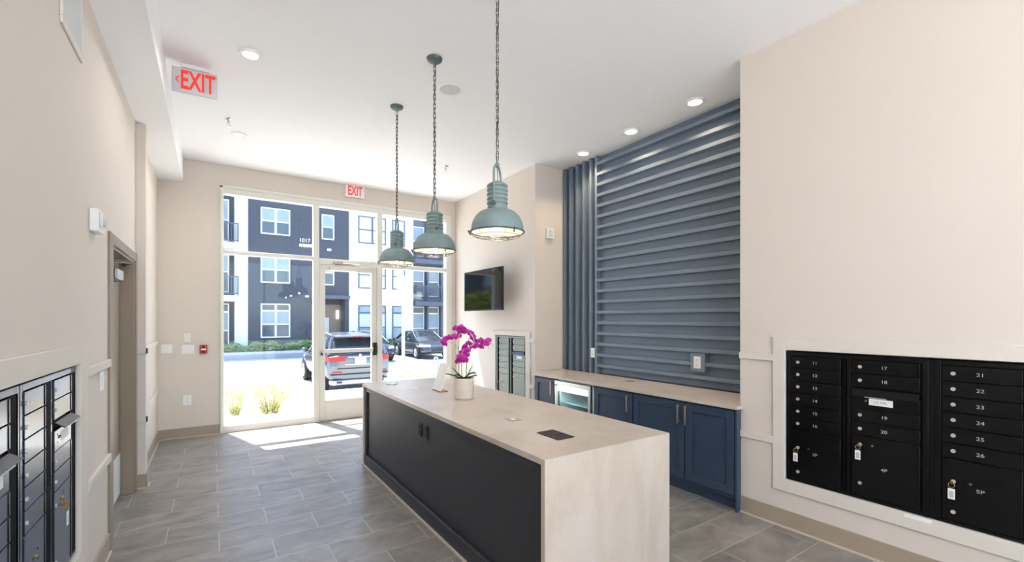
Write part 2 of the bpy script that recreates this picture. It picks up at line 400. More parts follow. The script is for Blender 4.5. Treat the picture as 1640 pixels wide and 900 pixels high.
# ---- taupe door in the left wall
bm = BM(); c = .075; cx0, cx1 = XL-.001, XL+.014
box(bm, cx0, cx1, DY0-c-.05, DY0, 0, DZ+c); box(bm, cx0, cx1, DY1, DY1+c, 0, DZ+c); box(bm, cx0, cx1, DY0, DY1, DZ, DZ+c)
box(bm, XL-.20, XL, DY0, DY0+.02, 0, DZ); box(bm, XL-.20, XL, DY1-.02, DY1, 0, DZ); box(bm, XL-.20, XL, DY0, DY1, DZ-.02, DZ)
d2 = struct('door_2', bm, M['taupe'], bevel=.004)
obj('door_leaf', box(BM(), XL-.145, XL-.10, DY0+.022, DY1-.022, .008, DZ-.022), M['leaf_door'], d2, .003)
obj('kick_plate', box(BM(), XL-.10, XL-.096, DY0+.03, DY1-.03, .03, .40), M['grille'], d2)
bm = BM(); box(bm, XL-.115, XL-.03, 4.55, 4.92, 1.93, 2.04); obj('closer_body', bm, M['black'], d2, .008)
bm = BM(); box(bm, XL-.03, XL-.005, 4.62, 4.90, 1.94, 2.02); obj('closer_cover', bm, M['steel'], d2, .006)
bm = BM(); tube(bm, [(XL-.06, 4.60, 2.04), (XL-.06, 4.60, 2.075), (XL+.05, 4.85, 2.09), (XL-.05, 5.25, 2.10), (XL-.05, 5.25, 2.145)], .012); obj('closer_arm', bm, M['black'], d2)
bm = BM(); cyl(bm, (XL-.115, 4.40, 1.0), (XL-.05, 4.40, 1.0), .012); tube(bm, [(XL-.055, 4.40, 1.0), (XL-.055, 4.52, 1.0)], .011); obj('lever_handle', bm, M['steel'], d2)

# ================================================================== ISLAND
IX0, IX1, IY0, IY1, IT = 1.405, 2.395, 1.809, 5.131, .907
bm = BM()
box(bm, IX0, IX1, IY0, IY1, IT-.032, IT); box(bm, IX0, IX1, IY0, IY0+.032, 0, IT-.032); box(bm, IX0, IX1, IY1-.032, IY1, 0, IT-.032)
o = obj('island_worktop', bm, M['stone']); bmv = o
bmesh_tmp = bmesh.new(); bmesh_tmp.from_mesh(o.data); bmesh.ops.remove_doubles(bmesh_tmp, verts=bmesh_tmp.verts, dist=1e-5); bmesh_tmp.to_mesh(o.data); bmesh_tmp.free()
tag(o, 'beige stone worktop with waterfall ends on the long centre island', 'worktop')
t = thing('island_cabinet', 'charcoal panelled body of the long centre island under the stone top', 'cabinet', (1.9, 3.47, 0))
def L(t, f):  # build in world coordinates, keep in the thing's frame
    bm = f(); bmesh.ops.translate(bm, verts=bm.verts, vec=-Vector(t.location)); return bm
ya, yb = IY0+.034, IY1-.034
obj('carcass', L(t, lambda: box(BM(), IX0+.034, IX1-.03, ya, yb, .0, IT-.034)), M['panel'], t)
def f():
    bm = BM(); x0, x1 = IX0+.014, IX0+.034
    box(bm, x0, x1, ya, ya+.055, .125, IT-.034); box(bm, x0, x1, yb-.055, yb, .125, IT-.034)
    box(bm, x0, x1, ya+.055, yb-.055, IT-.034-.05, IT-.034); return bm
obj('panel_frame', L(t, f), M['panel'], t, .004)
obj('base_rail', L(t, lambda: box(BM(), IX0+.004, IX0+.034, ya, yb, .012, .125)), M['panel'], t, .006)
obj('floor_bead', L(t, lambda: box(BM(), IX0-.010, IX0+.034, ya-.03, yb+.03, 0, .013)), M['shoe'], t)
def socket(name, label, loc, rotz, m, group=None, cat='outlet', wd=.07, h=.115):
    """wall plate, front towards local -y"""
    t = thing(name, label, cat, loc, rotz, group)
    obj('plate', box(BM(), -wd/2, wd/2, -.008, 0, -h/2, h/2), m, t, .003)
    return t
def receptacle(t, m, dark=None):
    for z in (-.024, .024):
        bm = BM(); box(bm, -.017, .017, -.011, -.008, z-.016, z+.016); r = obj('receptacle', bm, m, t, .004)
        bm = BM()
        for x in (-.006, .006): box(bm, x-.0012, x+.0012, -.0116, -.011, z-.002, z+.009)
        cyl(bm, (0, -.0116, z-.009), (0, -.011, z-.009), .0025, seg=8); obj('slots', bm, M['black'], r)
def paddles(t, n, m):
    for i in range(n):
        x = (i-(n-1)/2)*.046; obj('paddle', box(BM(), x-.016, x+.016, -.012, -.008, -.033, .033), m, t, .003)
for y, lab in ((3.53, 'black twin outlet plate on the charcoal island side, the farther of two'), (3.40, 'black twin outlet plate on the charcoal island side, the nearer of two')):
    s = socket('power_outlet', lab, (IX0+.034, y, .71), -PI/2, M['black'], 'black outlets on the island'); receptacle(s, M['blackgloss'])
# pop-up power hatch and small plates on the island top
t = thing('power_hatch', 'black rectangular power hatch set in the near end of the island top', 'power hatch', (1.763, 2.165, IT), math.radians(0))
obj('lid', box(BM(), -.066, .066, -.105, .105, 0, .006), M['black'], t, .003)
bm = BM(); box(bm, -.05, .05, -.012, .0, .006, .0085); obj('pull_ridge', bm, M['blackgloss'], t)
t = thing('charging_plate', 'small steel plate with a white button flush in the island top, behind the black hatch', 'plate', (1.785, 2.665, IT))
obj('plate', box(BM(), -.045, .045, -.05, .05, 0, .004), M['steel'], t, .002)
obj('button', lathe(BM(), [(0, .008), (.018, .008), (.02, .004)], seg=20), M['white'], t)
bm = lathe(BM(), [(0, .012), (.05, .012), (.06, .008), (.06, 0), (0, 0)], (1.655, 4.88, IT), 28); o = obj('charging_pad', bm, M['steel'])
tag(base_origin(o), 'round flat grey disc on the far end of the island top', 'charging pad')
bm = lathe(BM(), [(0, .006), (.028, .006), (.03, .003), (.03, 0), (0, 0)], (1.75, 4.44, IT), 20); o = obj('coaster', bm, M['white'])
tag(base_origin(o), 'tiny white round cap on the island top between grey disc and card', 'cap')
# white card holder standing behind the flower pot
t = thing('card_holder', 'white slanted card holder on a wooden foot on the island beside the orchid', 'card holder', (1.895, 4.15, IT))
bm = BM()
vs = [(-.035, .10, .012), (-.035, -.10, .012), (.055, -.10, .275), (.055, .10, .275)]
A = [bm.verts.new(v) for v in vs]; B = [bm.verts.new((v[0]+.008, v[1], v[2])) for v in vs]
for i in range(4): bm.faces.new((A[i], A[(i+1) % 4], B[(i+1) % 4], B[i]))
bm.faces.new(A); bm.faces.new(B[::-1]); obj('card', bm, mat('bright_white_card', rgb(252, 252, 252), .5, var=.005), t)
obj('foot', box(BM(), -.045, .045, -.10, .09, 0, .012), mat('wood_foot', rgb(180, 140, 110), .5, var=.1), t, .003)

# orchid in a ribbed pot
t = thing('potted_orchid', 'magenta orchid in a cream ribbed pot on the island top', 'orchid', (1.896, 3.632, IT))
prof = [(0, 0), (.082, 0), (.086, .004)]
for i in range(12):
    z = .008+i*.0145; prof += [(.0885, z+.002), (.0905, z+.006), (.0905, z+.009), (.0885, z+.013)]
prof += [(.089, .187), (.083, .187), (.080, .17), (0, .17)]
obj('pot', lathe(BM(), prof, seg=40), M['pot'], t)
bm = lathe(BM(), [(0, .19), (.04, .188), (.07, .18), (.08, .168)], seg=24); obj('moss', bm, M['moss'], t)
UV = Vector((.832, -.554, 0)); FV = Vector((.554, .832, 0))
def leaf(p, m, wd):
    bm = BM(); n = 9; rows = []
    p = [Vector(q) for q in p]
    for i in range(n):
        s = i/(n-1); c = p[0]*(1-s)**2+p[1]*2*s*(1-s)+p[2]*s*s
        d = (p[1]-p[0])*(1-s)+(p[2]-p[1])*s; side = d.cross(Vector((0, 0, 1)))
        if side.length < 1e-4: side = UV.copy()
        side.normalize(); up = side.cross(d).normalized()
        ww = wd*(math.sin(PI*min(1, .12+s*.88))**.7)+.0008
        rows.append([bm.verts.new(c-side*ww+up*ww*.35), bm.verts.new(c), bm.verts.new(c+side*ww+up*ww*.35)])
    for a, b in zip(rows[:-1], rows[1:]):
        for k in range(2): bm.faces.new((a[k], a[k+1], b[k+1], b[k]))
    o = obj('leaf', bm, m, t); s = o.modifiers.new('thickness', 'SOLIDIFY'); s.thickness = .003
    return o
def q(cx, cy, dep=0): return UV*((cx-378)/1063)+Vector((0, 0, (825-cy)/1063))+FV*dep
for (a, b, c, m, wd) in (((370, 630), (330, 600), (265, 522), 'leaf', .02), ((360, 640), (280, 600), (203, 580), 'leaf', .026), ((400, 635), (430, 580), (458, 512), 'leaf_pale', .022),
                         ((390, 640), (450, 610), (512, 598), 'leaf', .03), ((380, 640), (450, 560), (500, 590), 'leaf', .03), ((375, 640), (330, 590), (290, 600), 'leaf', .03)):
    dd = random.uniform(-.06, .04); leaf((q(*a), q(*b, dd*.6), q(*c, dd)), M[m], wd)
def stem(pts, r=.0035, m='stem'):
    P = [q(*p) for p in pts]; out = []
    for i in range(len(P)-1):
        p0 = P[max(i-1, 0)]; p1 = P[i]; p2 = P[i+1]; p3 = P[min(i+2, len(P)-1)]
        for k in range(6):
            s = k/6; out.append(.5*((2*p1)+(-p0+p2)*s+(2*p0-5*p1+4*p2-p3)*s*s+(-p0+3*p1-3*p2+p3)*s**3))
    out.append(P[-1]); return obj('stem', tube(BM(), out, r, 7), M[m], t)
stem([(330, 635, .01), (326, 450, .01), (325, 280, .02), (345, 190, .02), (400, 175, .0), (455, 215, -.02), (480, 290, -.03), (430, 330, -.04)], .0048)
stem([(360, 635, 0), (355, 480, -.01), (350, 420, -.02), (385, 350, -.03)], .005)
stem([(400, 635, 0), (403, 480, .02), (405, 380, .03), (450, 300, .04), (540, 290, .05), (640, 300, .05)], .0048)
stem([(326, 360, .01), (300, 315, .0), (250, 285, -.02), (190, 280, -.04)], .003)
fl = [(190, 275), (212, 250), (245, 242), (285, 235), (325, 225), (300, 152), (345, 182), (382, 165), (405, 185), (440, 200), (462, 235), (480, 270), (428, 295), (462, 328), (490, 318), (378, 335), (412, 362), (360, 388),
      (345, 420), (382, 428), (408, 408), (328, 455), (362, 462), (312, 478), (392, 455), (545, 268), (566, 296), (545, 328), (592, 305), (616, 265), (352, 140), (205, 300)]
def flower(c, r, az, tilt):
    bm = BM()
    def petal(a, ln, wd, cup):
        n = 5; rows = []
        for i in range(n+1):
            s = i/n; ww = wd*math.sin(PI*(.1+.85*s))**.8; rr = ln*s
            rows.append([bm.verts.new((rr*math.cos(a)-k*ww*math.sin(a), -cup*s*s*ln-.002*(1-abs(k)), rr*math.sin(a)+k*ww*math.cos(a))) for k in (-1, 0, 1)])
        for A, B in zip(rows[:-1], rows[1:]):
            for k in range(2): bm.faces.new((A[k], A[k+1], B[k+1], B[k]))
    for a, ln, wd in ((PI/2, 1, .42), (PI*7/6, .95, .36), (-PI/6, .95, .36)): petal(a, r*ln, r*wd, -.15)
    for a in (.25, PI-.25): petal(a, r*1.05, r*.62, .12)
    mt = Matrix.Translation(c) @ Matrix.Rotation(az, 4, 'Z') @ Matrix.Rotation(tilt, 4, 'X')
    bm.transform(mt); o = obj('flower', bm, M['petal'], t); s = o.modifiers.new('thickness', 'SOLIDIFY'); s.thickness = .0012
    b2 = BM(); bmesh.ops.create_uvsphere(b2, u_segments=8, v_segments=6, radius=r*.2)
    bmesh.ops.scale(b2, vec=(1, 1.5, .8), verts=b2.verts); bmesh.ops.translate(b2, vec=(0, -r*.2, -r*.12), verts=b2.verts); b2.transform(mt)
    obj('lip', b2, M['lip'], o)
for i, (cx, cy) in enumerate(fl):
    dep = random.uniform(-.05, .05); az = -.5876+random.uniform(-.9, .9)
    flower(q(cx, cy, dep), random.uniform(.030, .038), az, random.uniform(-.4, .5))
for (cx, cy) in ((640, 300), (652, 318), (612, 340), (420, 252), (350, 112)):
    bm = BM(); bmesh.ops.create_uvsphere(bm, u_segments=8, v_segments=6, radius=.006); bmesh.ops.translate(bm, vec=q(cx, cy, .03), verts=bm.verts); obj('bud', bm, M['stem'], t)

# ================================================================== BACK COUNTER
CX, CZ = 3.64, .895
bm = prism(BM(), [(CX, 2.085), (XR-.002, 2.085), (XR-.002, YN+.004), (XS-.085, YN+.004), (XS-.085, YA-.004), (XB-.004, YA-.004), (XB-.004, 4.99), (CX, 4.99)], CZ-.03, CZ)
o = obj('counter_worktop', bm, M['stone'], bevel=.002); tag(base_origin(o), 'long beige stone counter along the slatted alcove wall', 'worktop')
bm = lathe(BM(), [(0, .006), (.042, .006), (.05, .002), (.05, 0), (0, 0)], (4.08, 3.63, CZ), 24); o = obj('cable_grommet', bm, M['bronze'])
tag(base_origin(o), 'flat round cable grommet in the stone counter below the slats', 'grommet')
def door_panel(t, y0, y1, hy, z0=.135, z1=.842, x=0.0):
    """shaker door, world y range, front at x (local), under thing t"""
    loc = t.location; a, b = y0-loc.y, y1-loc.y
    bm = BM(); s = .065
    box(bm, x, x+.02, a, a+s, z0, z1); box(bm, x, x+.02, b-s, b, z0, z1); box(bm, x, x+.02, a+s, b-s, z1-s, z1); box(bm, x, x+.02, a+s, b-s, z0, z0+s)
    box(bm, x+.014, x+.02, a+s, b-s, z0+s, z1-s)
    d = obj('door', bm, M['cab'], t, .002)
    hy -= loc.y; bm = BM()
    tube(bm, [(x, hy, .815-.012), (x-.032, hy, .815-.012)], .005); tube(bm, [(x, hy, .66+.012), (x-.032, hy, .66+.012)], .005); box(bm, x-.040, x-.028, hy-.0085, hy+.0085, .645, .825)
    obj('handle', bm, M['bronze'], d, .002)
def cabinet(label, y0, y1, doors, x1=XS-.1, ends=(0, 0)):
    t = thing('base_cabinet', label, 'cabinet', (3.66, (y0+y1)/2, 0), 0, 'slate blue base cabinets')
    a, b = y0-t.location.y, y1-t.location.y
    obj('carcass', box(BM(), .021, x1-3.66 if x1 else .6, a, b, .10, CZ-.032), M['cab'], t)
    obj('toe_kick', box(BM(), .075, .09, a, b, 0, .10), M['cab'], t)
    for d in doors: door_panel(t, *d)
    return t
t = cabinet('slate blue single door cabinet at the far left end of the counter', 4.50, 4.965, [(4.51, 4.93, 4.55)], XB-.01)
cabinet('slate blue single door cabinet right beside the glass front fridge', 3.225, 3.80, [(3.23, 3.795, 3.275)])
t = cabinet('slate blue double door cabinet at the near end beside the mailbox wall', 2.112, 3.22, [(2.605, 3.213, 2.652), (2.125, 2.594, 2.572)])
a = -t.location.y
obj('end_stile', box(BM(), .0, .06, 2.094+a, 2.112+a, 0, CZ-.032), M['cab'], t, .002)
# under-counter fridge with glass door
t = thing('drinks_fridge', 'small glass door drinks fridge with steel frame under the stone counter', 'fridge', (3.66, 4.155, 0))
a = -t.location.y
bm = BM(); X0, X1 = .03, .62; y0, y1 = 3.825+a, 4.485+a
box(bm, X0, X1, y0, y0+.03, .02, .85); box(bm, X0, X1, y1-.03, y1, .02, .85); box(bm, X0, X1, y0+.03, y1-.03, .82, .85); box(bm, X0, X1, y0+.03, y1-.03, .02, .12); box(bm, X1-.03, X1, y0+.03, y1-.03, .12, .82)
obj('cabinet_body', bm, mat('pale_aqua_fridge_lining', rgb(228, 242, 242), .3, var=.02), t)
obj('top_gap', box(BM(), .04, .1, y0, y1, .85, CZ-.032), M['black'], t)
bm = BM(); y0 += .012; s = .05
box(bm, -.02, .025, y0, y0+s*.7, .10, .845); box(bm, -.02, .025, y1-s*1.2, y1, .10, .845); box(bm, -.02, .025, y0+s*.7, y1-s*1.2, .795, .845); box(bm, -.02, .025, y0+s*.7, y1-s*1.2, .10, .15)
fd = obj('door', bm, M['steel'], t, .003)
obj('glass_pane', box(BM(), .0, .006, y0+s*.7, y1-s*1.2, .15, .795), glass_mat('tinted_fridge_glass', (.90, .97, .97)), fd)
bm = BM(); hy = y1-.035
tube(bm, [(-.02, hy, .79), (-.055, hy, .79), (-.055, hy, .66)], .008); tube(bm, [(-.055, hy, .69), (-.055, hy, .3)], .009); tube(bm, [(-.02, hy, .3), (-.055, hy, .3)], .008); obj('handle', bm, M['black'], fd)
shm = glass_mat('green_glass_shelf', (.72, .93, .92))
for z in (.34, .56, .70): obj('shelf', box(BM(), .06, X1-.04, y0+.03, y1-.035, z, z+.008), mat('pale_aqua_shelf', rgb(215, 236, 237), .2, var=.03), t)
obj('light_strip', box(BM(), .07, .10, y0+.04, y1-.05, .80, .815), mat('fridge_led_strip', (1, 1, 1), .4, var=0, emit=45, ecol=(.94, 1, 1)), t)
obj('toe_grille', box(BM(), .04, .06, y0, y1, .0, .095), M['black'], t)

# slatted feature wall: vertical boards at the far end, horizontal boards over the rest
SX = 4.30
YV = 4.425
def pitch_boards():
    pass
t = thing('slat_panel', 'tall blue grey panel of horizontal slats above the stone counter', 'slat panel', (XS, 3.27, CZ))
bm = BM()
for i in range(21):
    z = .985+i*.1425-CZ
    if z+.03 > ZC-CZ: break
    if z+CZ < 1.265 and z+CZ+.042 > 1.065:                            # the board is cut round the outlet block
        box(bm, SX-XS, -.004, YN+.004-3.27, 2.800-3.27, z, z+.042); box(bm, SX-XS, -.004, 2.974-3.27, YV-.022-3.27, z, z+.042); continue
    box(bm, SX-XS, -.004, YN+.004-3.27, YV-.022-3.27, z, z+.042)
obj('slats', bm, M['slat'], t, .002)
obj('end_board', box(BM(), SX-XS, -.004, YV-.022-3.27, YV+.016-3.27, .003, ZC-CZ-.002), M['slat'], t, .002)
obj('backing', box(BM(), -.018, 0, YN+.004-3.27, YV-3.27, .003, ZC-CZ-.002), M['slat'], t)
t = thing('slat_panel', 'narrow blue grey panel of vertical slats at the far end of the alcove', 'slat panel', (XS, 4.78, CZ))
bm = BM()
for i in range(5):
    y = YA-.012-i*.139-.02
    box(bm, SX-XS, -.004, y-.018-4.78, y+.018-4.78, .003, ZC-CZ-.002)
obj('slats', bm, M['slat'], t, .002)
obj('backing', box(BM(), -.018, 0, YV+.02-4.78, YA-.002-4.78, .003, ZC-CZ-.002), M['slat'], t)
s = socket('power_outlet', 'white outlet plate on the vertical slat end board', (SX-.001, 4.472, 1.17), -PI/2, M['white'], wd=.075, h=.13); receptacle(s, M['white'])
t = thing('power_outlet', 'white outlet plate on a blue grey block among the horizontal slats', 'outlet', (SX-.012, 2.887, 1.165), -PI/2)
obj('mounting_block', box(BM(), -.085, .085, .0, .082, -.10, .10), M['slat'], t, .002)
obj('plate', box(BM(), -.042, .042, -.008, 0, -.064, .064), M['white'], t, .003); receptacle(t, M['white'])

# ================================================================== MAILBOXES
def mailbox_unit(label, group, loc, rotz, m, nums, flap_ang, gapm, flapm=None, height=.99, gl=0, gr=0, fln=.052):
    """two columns; front towards local -y, x to the viewer's right, z=0 at the bottom of the niche"""
    W, Hh = .838, height
    t = thing('mailbox_unit', label, 'mailbox unit', loc, rotz, group)
    bm = BM()
    box(bm, 0, W, .014, .12, 0, Hh)                                   # case
    box(bm, 0, .03, -.004, .014, 0, Hh); box(bm, W-.03, W, -.004, .014, 0, Hh)
    box(bm, .03, W-.03, -.004, .014, Hh-.028, Hh); box(bm, .03, W-.03, -.004, .014, 0, .018)
    obj('case', bm, m, t, .002)
    ix = iter(nums or []); lkx = .012 if (gl or gr) else .05; lkr = .0085 if gr else .0115
    cols = [(.036, .366), (.432, .798)]
    bm = BM()
    for x0, x1 in cols:
        box(bm, x1+.005, x1+.028, .008, .0138, .018, Hh-.028)
        if gr: box(bm, x1-gr+.002, x1+.028, -.004, .0138, .018, Hh-.028)  # wide strip gives the slate doors' dark reflection as flat colour
        if gl: box(bm, x0-.002, x0+gl-.002, -.004, .0138, .018, Hh-.028)
    cols = [(a+gl, c-gr) for a, c in cols]
    obj('dark_channel_strips', bm, M['mb_dark'], t)
    bm = BM(); box(bm, .402, .424, -.002, .014, .018, Hh-.028); obj('centre_post', bm, m, t, .002)
    def lock(par, x, z, mm=None, r=None):
        r = r or lkr
        bm = BM(); cyl(bm, (x, -.014, z), (x, 0, z), r, seg=14); box(bm, x-.0012, x+.0012, -.0146, -.0138, z-.004, z+.004)
        return obj('lock', bm, mm or M['nickel'], par)
    def door(x0, x1, z0, z1, s, parcel=None):
        bm = BM(); box(bm, x0, x1, -.008, .008, z0+.0025, z1-.0025)
        box(bm, x1-.010, x1, -.011, -.008, z0+.004, z1-.004)
        d = obj('parcel_door' if parcel else 'letterbox_door', bm, m, t, .0015)
        if s:
            zz = (z0+z1)/2 if not parcel else z0+.21
            text('number', s, .030, M['num'], d, ((x0+x1)/2+.0, -.0086, zz+(.0)), xs=1.2)
        elif gapm:
            obj('number_plate', box(BM(), (x0+x1)/2-.012, (x0+x1)/2+.004, -.0085, -.008, (z0+z1)/2-.006, (z0+z1)/2+.006), gapm, d)
        if parcel:
            lk, lb, mx, mz = parcel
            lock(d, x0+lkx, lk); lock(d, x0+lkx, lb); lock(d, mx, mz, M['brass'], .007)
            bm = BM()
            for dx, dz in ((-.05, .0), (-.05, -.022), (.05, .02), (.05, -.02)): cyl(bm, (mx+dx*.6, -.0085, mz+dz), (mx+dx*.6, -.007, mz+dz), .005, seg=10)
            obj('rivets', bm, M['mb_dark'], d)
        else: lock(d, x0+lkx, (z0+z1)/2)
        return d
    nx = lambda: next(ix, None)
    p = .0935; x0, x1 = cols[0]; z = Hh-.030
    for k in range(6): door(x0, x1, z-p, z, nx()); z -= p
    door(x0, x1, .022, z, nx(), (.262, .078, x0+.125, .268))
    x0, x1 = cols[1]; z = Hh-.030
    for k in range(2): door(x0, x1, z-p, z, nx()); z -= p
    # outgoing slot with its flap, then the label panel
    fl = BM(); box(fl, x0, x1-.004, -.003, .003, 0, fln)
    c, s = math.cos(flap_ang), math.sin(flap_ang)
    fl.transform(Matrix.Translation((0, -.006, z-.012)) @ Matrix.Rotation(PI-flap_ang, 4, 'X'))
    f = obj('mail_flap', fl, flapm or m, t, .001)
    e = BM(); box(e, x0+.08, x0+.20, -.004, .004, -.003, .001); e.transform(Matrix.Translation((0, -.006-fln*s, z-.012-fln*c)))
    obj('flap_edge', e, M['num'], f)
    obj('slot', box(BM(), x0+.01, x1-.02, .004, .0085, z-.045, z-.004), M['mb_dark'], t)
    zp = z-.145
    bm = BM(); box(bm, x0, x1, -.008, .008, zp, z-.05); pn = obj('outgoing_panel', bm, m, t, .0015)
    lp = obj('label', box(BM(), x0+.10, x0+.23, -.0092, -.008, zp+.030, zp+.074), M['paper'], pn)
    if nums: text('lettering', 'U.S. MAIL', .017, M['ink'], lp, (x0+.165, -.0093, zp+.052), depth=.0004)
    lock(pn, x0+.085, zp+.055, M['brass'], .007)
    bm = BM()
    for dx, dz in ((.05, .02), (.05, -.02), (.06, 0), (.115, .02), (.115, -.02), (.3, 0)): cyl(bm, (x0+dx, -.0086, zp+.055+dz*.9), (x0+dx, -.007, zp+.055+dz*.9), .004, seg=10)
    obj('rivets', bm, M['mb_dark'], pn)
    z = zp
    for k in range(2): door(x0, x1, z-p, z, nx()); z -= p
    door(x0, x1, .022, z, nx(), (.378, .112, x0+.12, .382))
    return t
FL_R = RNZ0+.003
mailbox_unit('black mailbox unit numbered 11 to 20 beside the counter alcove', 'black mailboxes in the right wall', (XR+.006, 1.738, FL_R), -PI/2, M['mb_black'],
             ['11', '12', '13', '14', '15', '16', '3P', '17', '18', '19', '20', '4P'], .25, None)
mailbox_unit('black mailbox unit starting at number 21 at the right edge of the picture', 'black mailboxes in the right wall', (XR+.006, .872, FL_R), -PI/2, M['mb_black'],
             ['21', '22', '23', '24', '25', '26', '5P', '27', '28', '29', '30', '6P'], .25, None)
obj('unit_filler', box(BM(), XR+.008, XR+.10, .874, .898, FL_R, FL_R+.99), M['mb_black'])
tag(base_origin(bpy.data.objects['unit_filler']), 'narrow black filler strip between the two black mailbox units', 'filler strip')
mailbox_unit('dark slate mailbox unit in the left wall, the farther one nearest the door', 'slate mailboxes in the left wall', (XL-.006, 2.460, LNZ0+.003), PI/2, M['mb_navy'], None, 1.02, None, gr=.075, fln=.045)
mailbox_unit('dark slate mailbox unit in the left wall cut off by the picture edge', 'slate mailboxes in the left wall', (XL-.006, 1.612, LNZ0+.003), PI/2, M['mb_navy'], None, 1.02, None, gr=.075, fln=.045)
mailbox_unit('grey green mailbox unit in the far right wall under the television', None, (XB+.006, 6.162, GNZ0+.003), -PI/2, M['mb_grey'], None, .7, M['num'], M['flap_blue'], .985, gl=.055)
# delivery sticker at the bottom of the black mailboxes
o = obj('sticker', box(BM(), XR-.0215, XR-.020, .88, 1.015, RNZ0-.026, RNZ0-.002), M['paper']); tag(base_origin(o), 'white sticker strip on the trim below the black mailboxes', 'sticker')
# keys hanging in the parcel locks
def key(label, loc, rotz, group, tagm, cat='key'):
    t = thing('key_ring', label, cat, loc, rotz, group)
    bm = BM(); box(bm, -.001, .001, -.022, .0, -.004, .004); cyl(bm, (-.001, -.03, 0), (.001, -.03, 0), .012, seg=16); obj('key', bm, M['brass'], t)
    pts = [(.0+.012*math.sin(a)*.3, -.034, -.014+.014*math.cos(a)) for a in [2*PI*i/16 for i in range(16)]]
    pts = [(.014*math.sin(2*PI*i/16), -.034+.004*math.cos(2*PI*i/16), -.014+.014*math.cos(2*PI*i/16)) for i in range(16)]
    obj('ring', tube(BM(), pts, .0016, 6, closed=True), M['brass'], t)
    bm = BM(); box(bm, -.016, .016, -.0365, -.0345, -.098, -.034); tg = obj('tag', bm, tagm, t, .002)
    if tagm is M['paper']: obj('writing_strip', box(BM(), -.009, .009, -.0369, -.0365, -.088, -.05), M['num'], tg)
    return t
kg = 'keys with tags in the parcel locks'
fr = XR+.006-.014
key('key with white tag hanging from parcel lock 3P', (fr, 1.738-.086, FL_R+.262), -PI/2, kg, M['paper'])
key('key with white tag hanging from parcel lock 4P', (fr, 1.738-.482, FL_R+.378), -PI/2, kg, M['paper'])
key('key with white tag hanging from parcel lock 5P', (fr, .872-.086, FL_R+.262), -PI/2, kg, M['paper'])
fl_ = XL-.006+.014
key('brass key with pale tag in the left wall mailbox column nearest the door', (fl_, 2.460+.444, LNZ0+.003+.378), PI/2, kg, M['paper'])
key('brass key low in the middle visible column of the left wall mailboxes', (fl_, 2.460+.048, LNZ0+.003+.262), PI/2, kg, M['paper'])
key('key with black tag in the grey green mailbox unit', (XB+.006-.014, 6.162-.103, GNZ0+.003+.262), -PI/2, kg, M['black'])

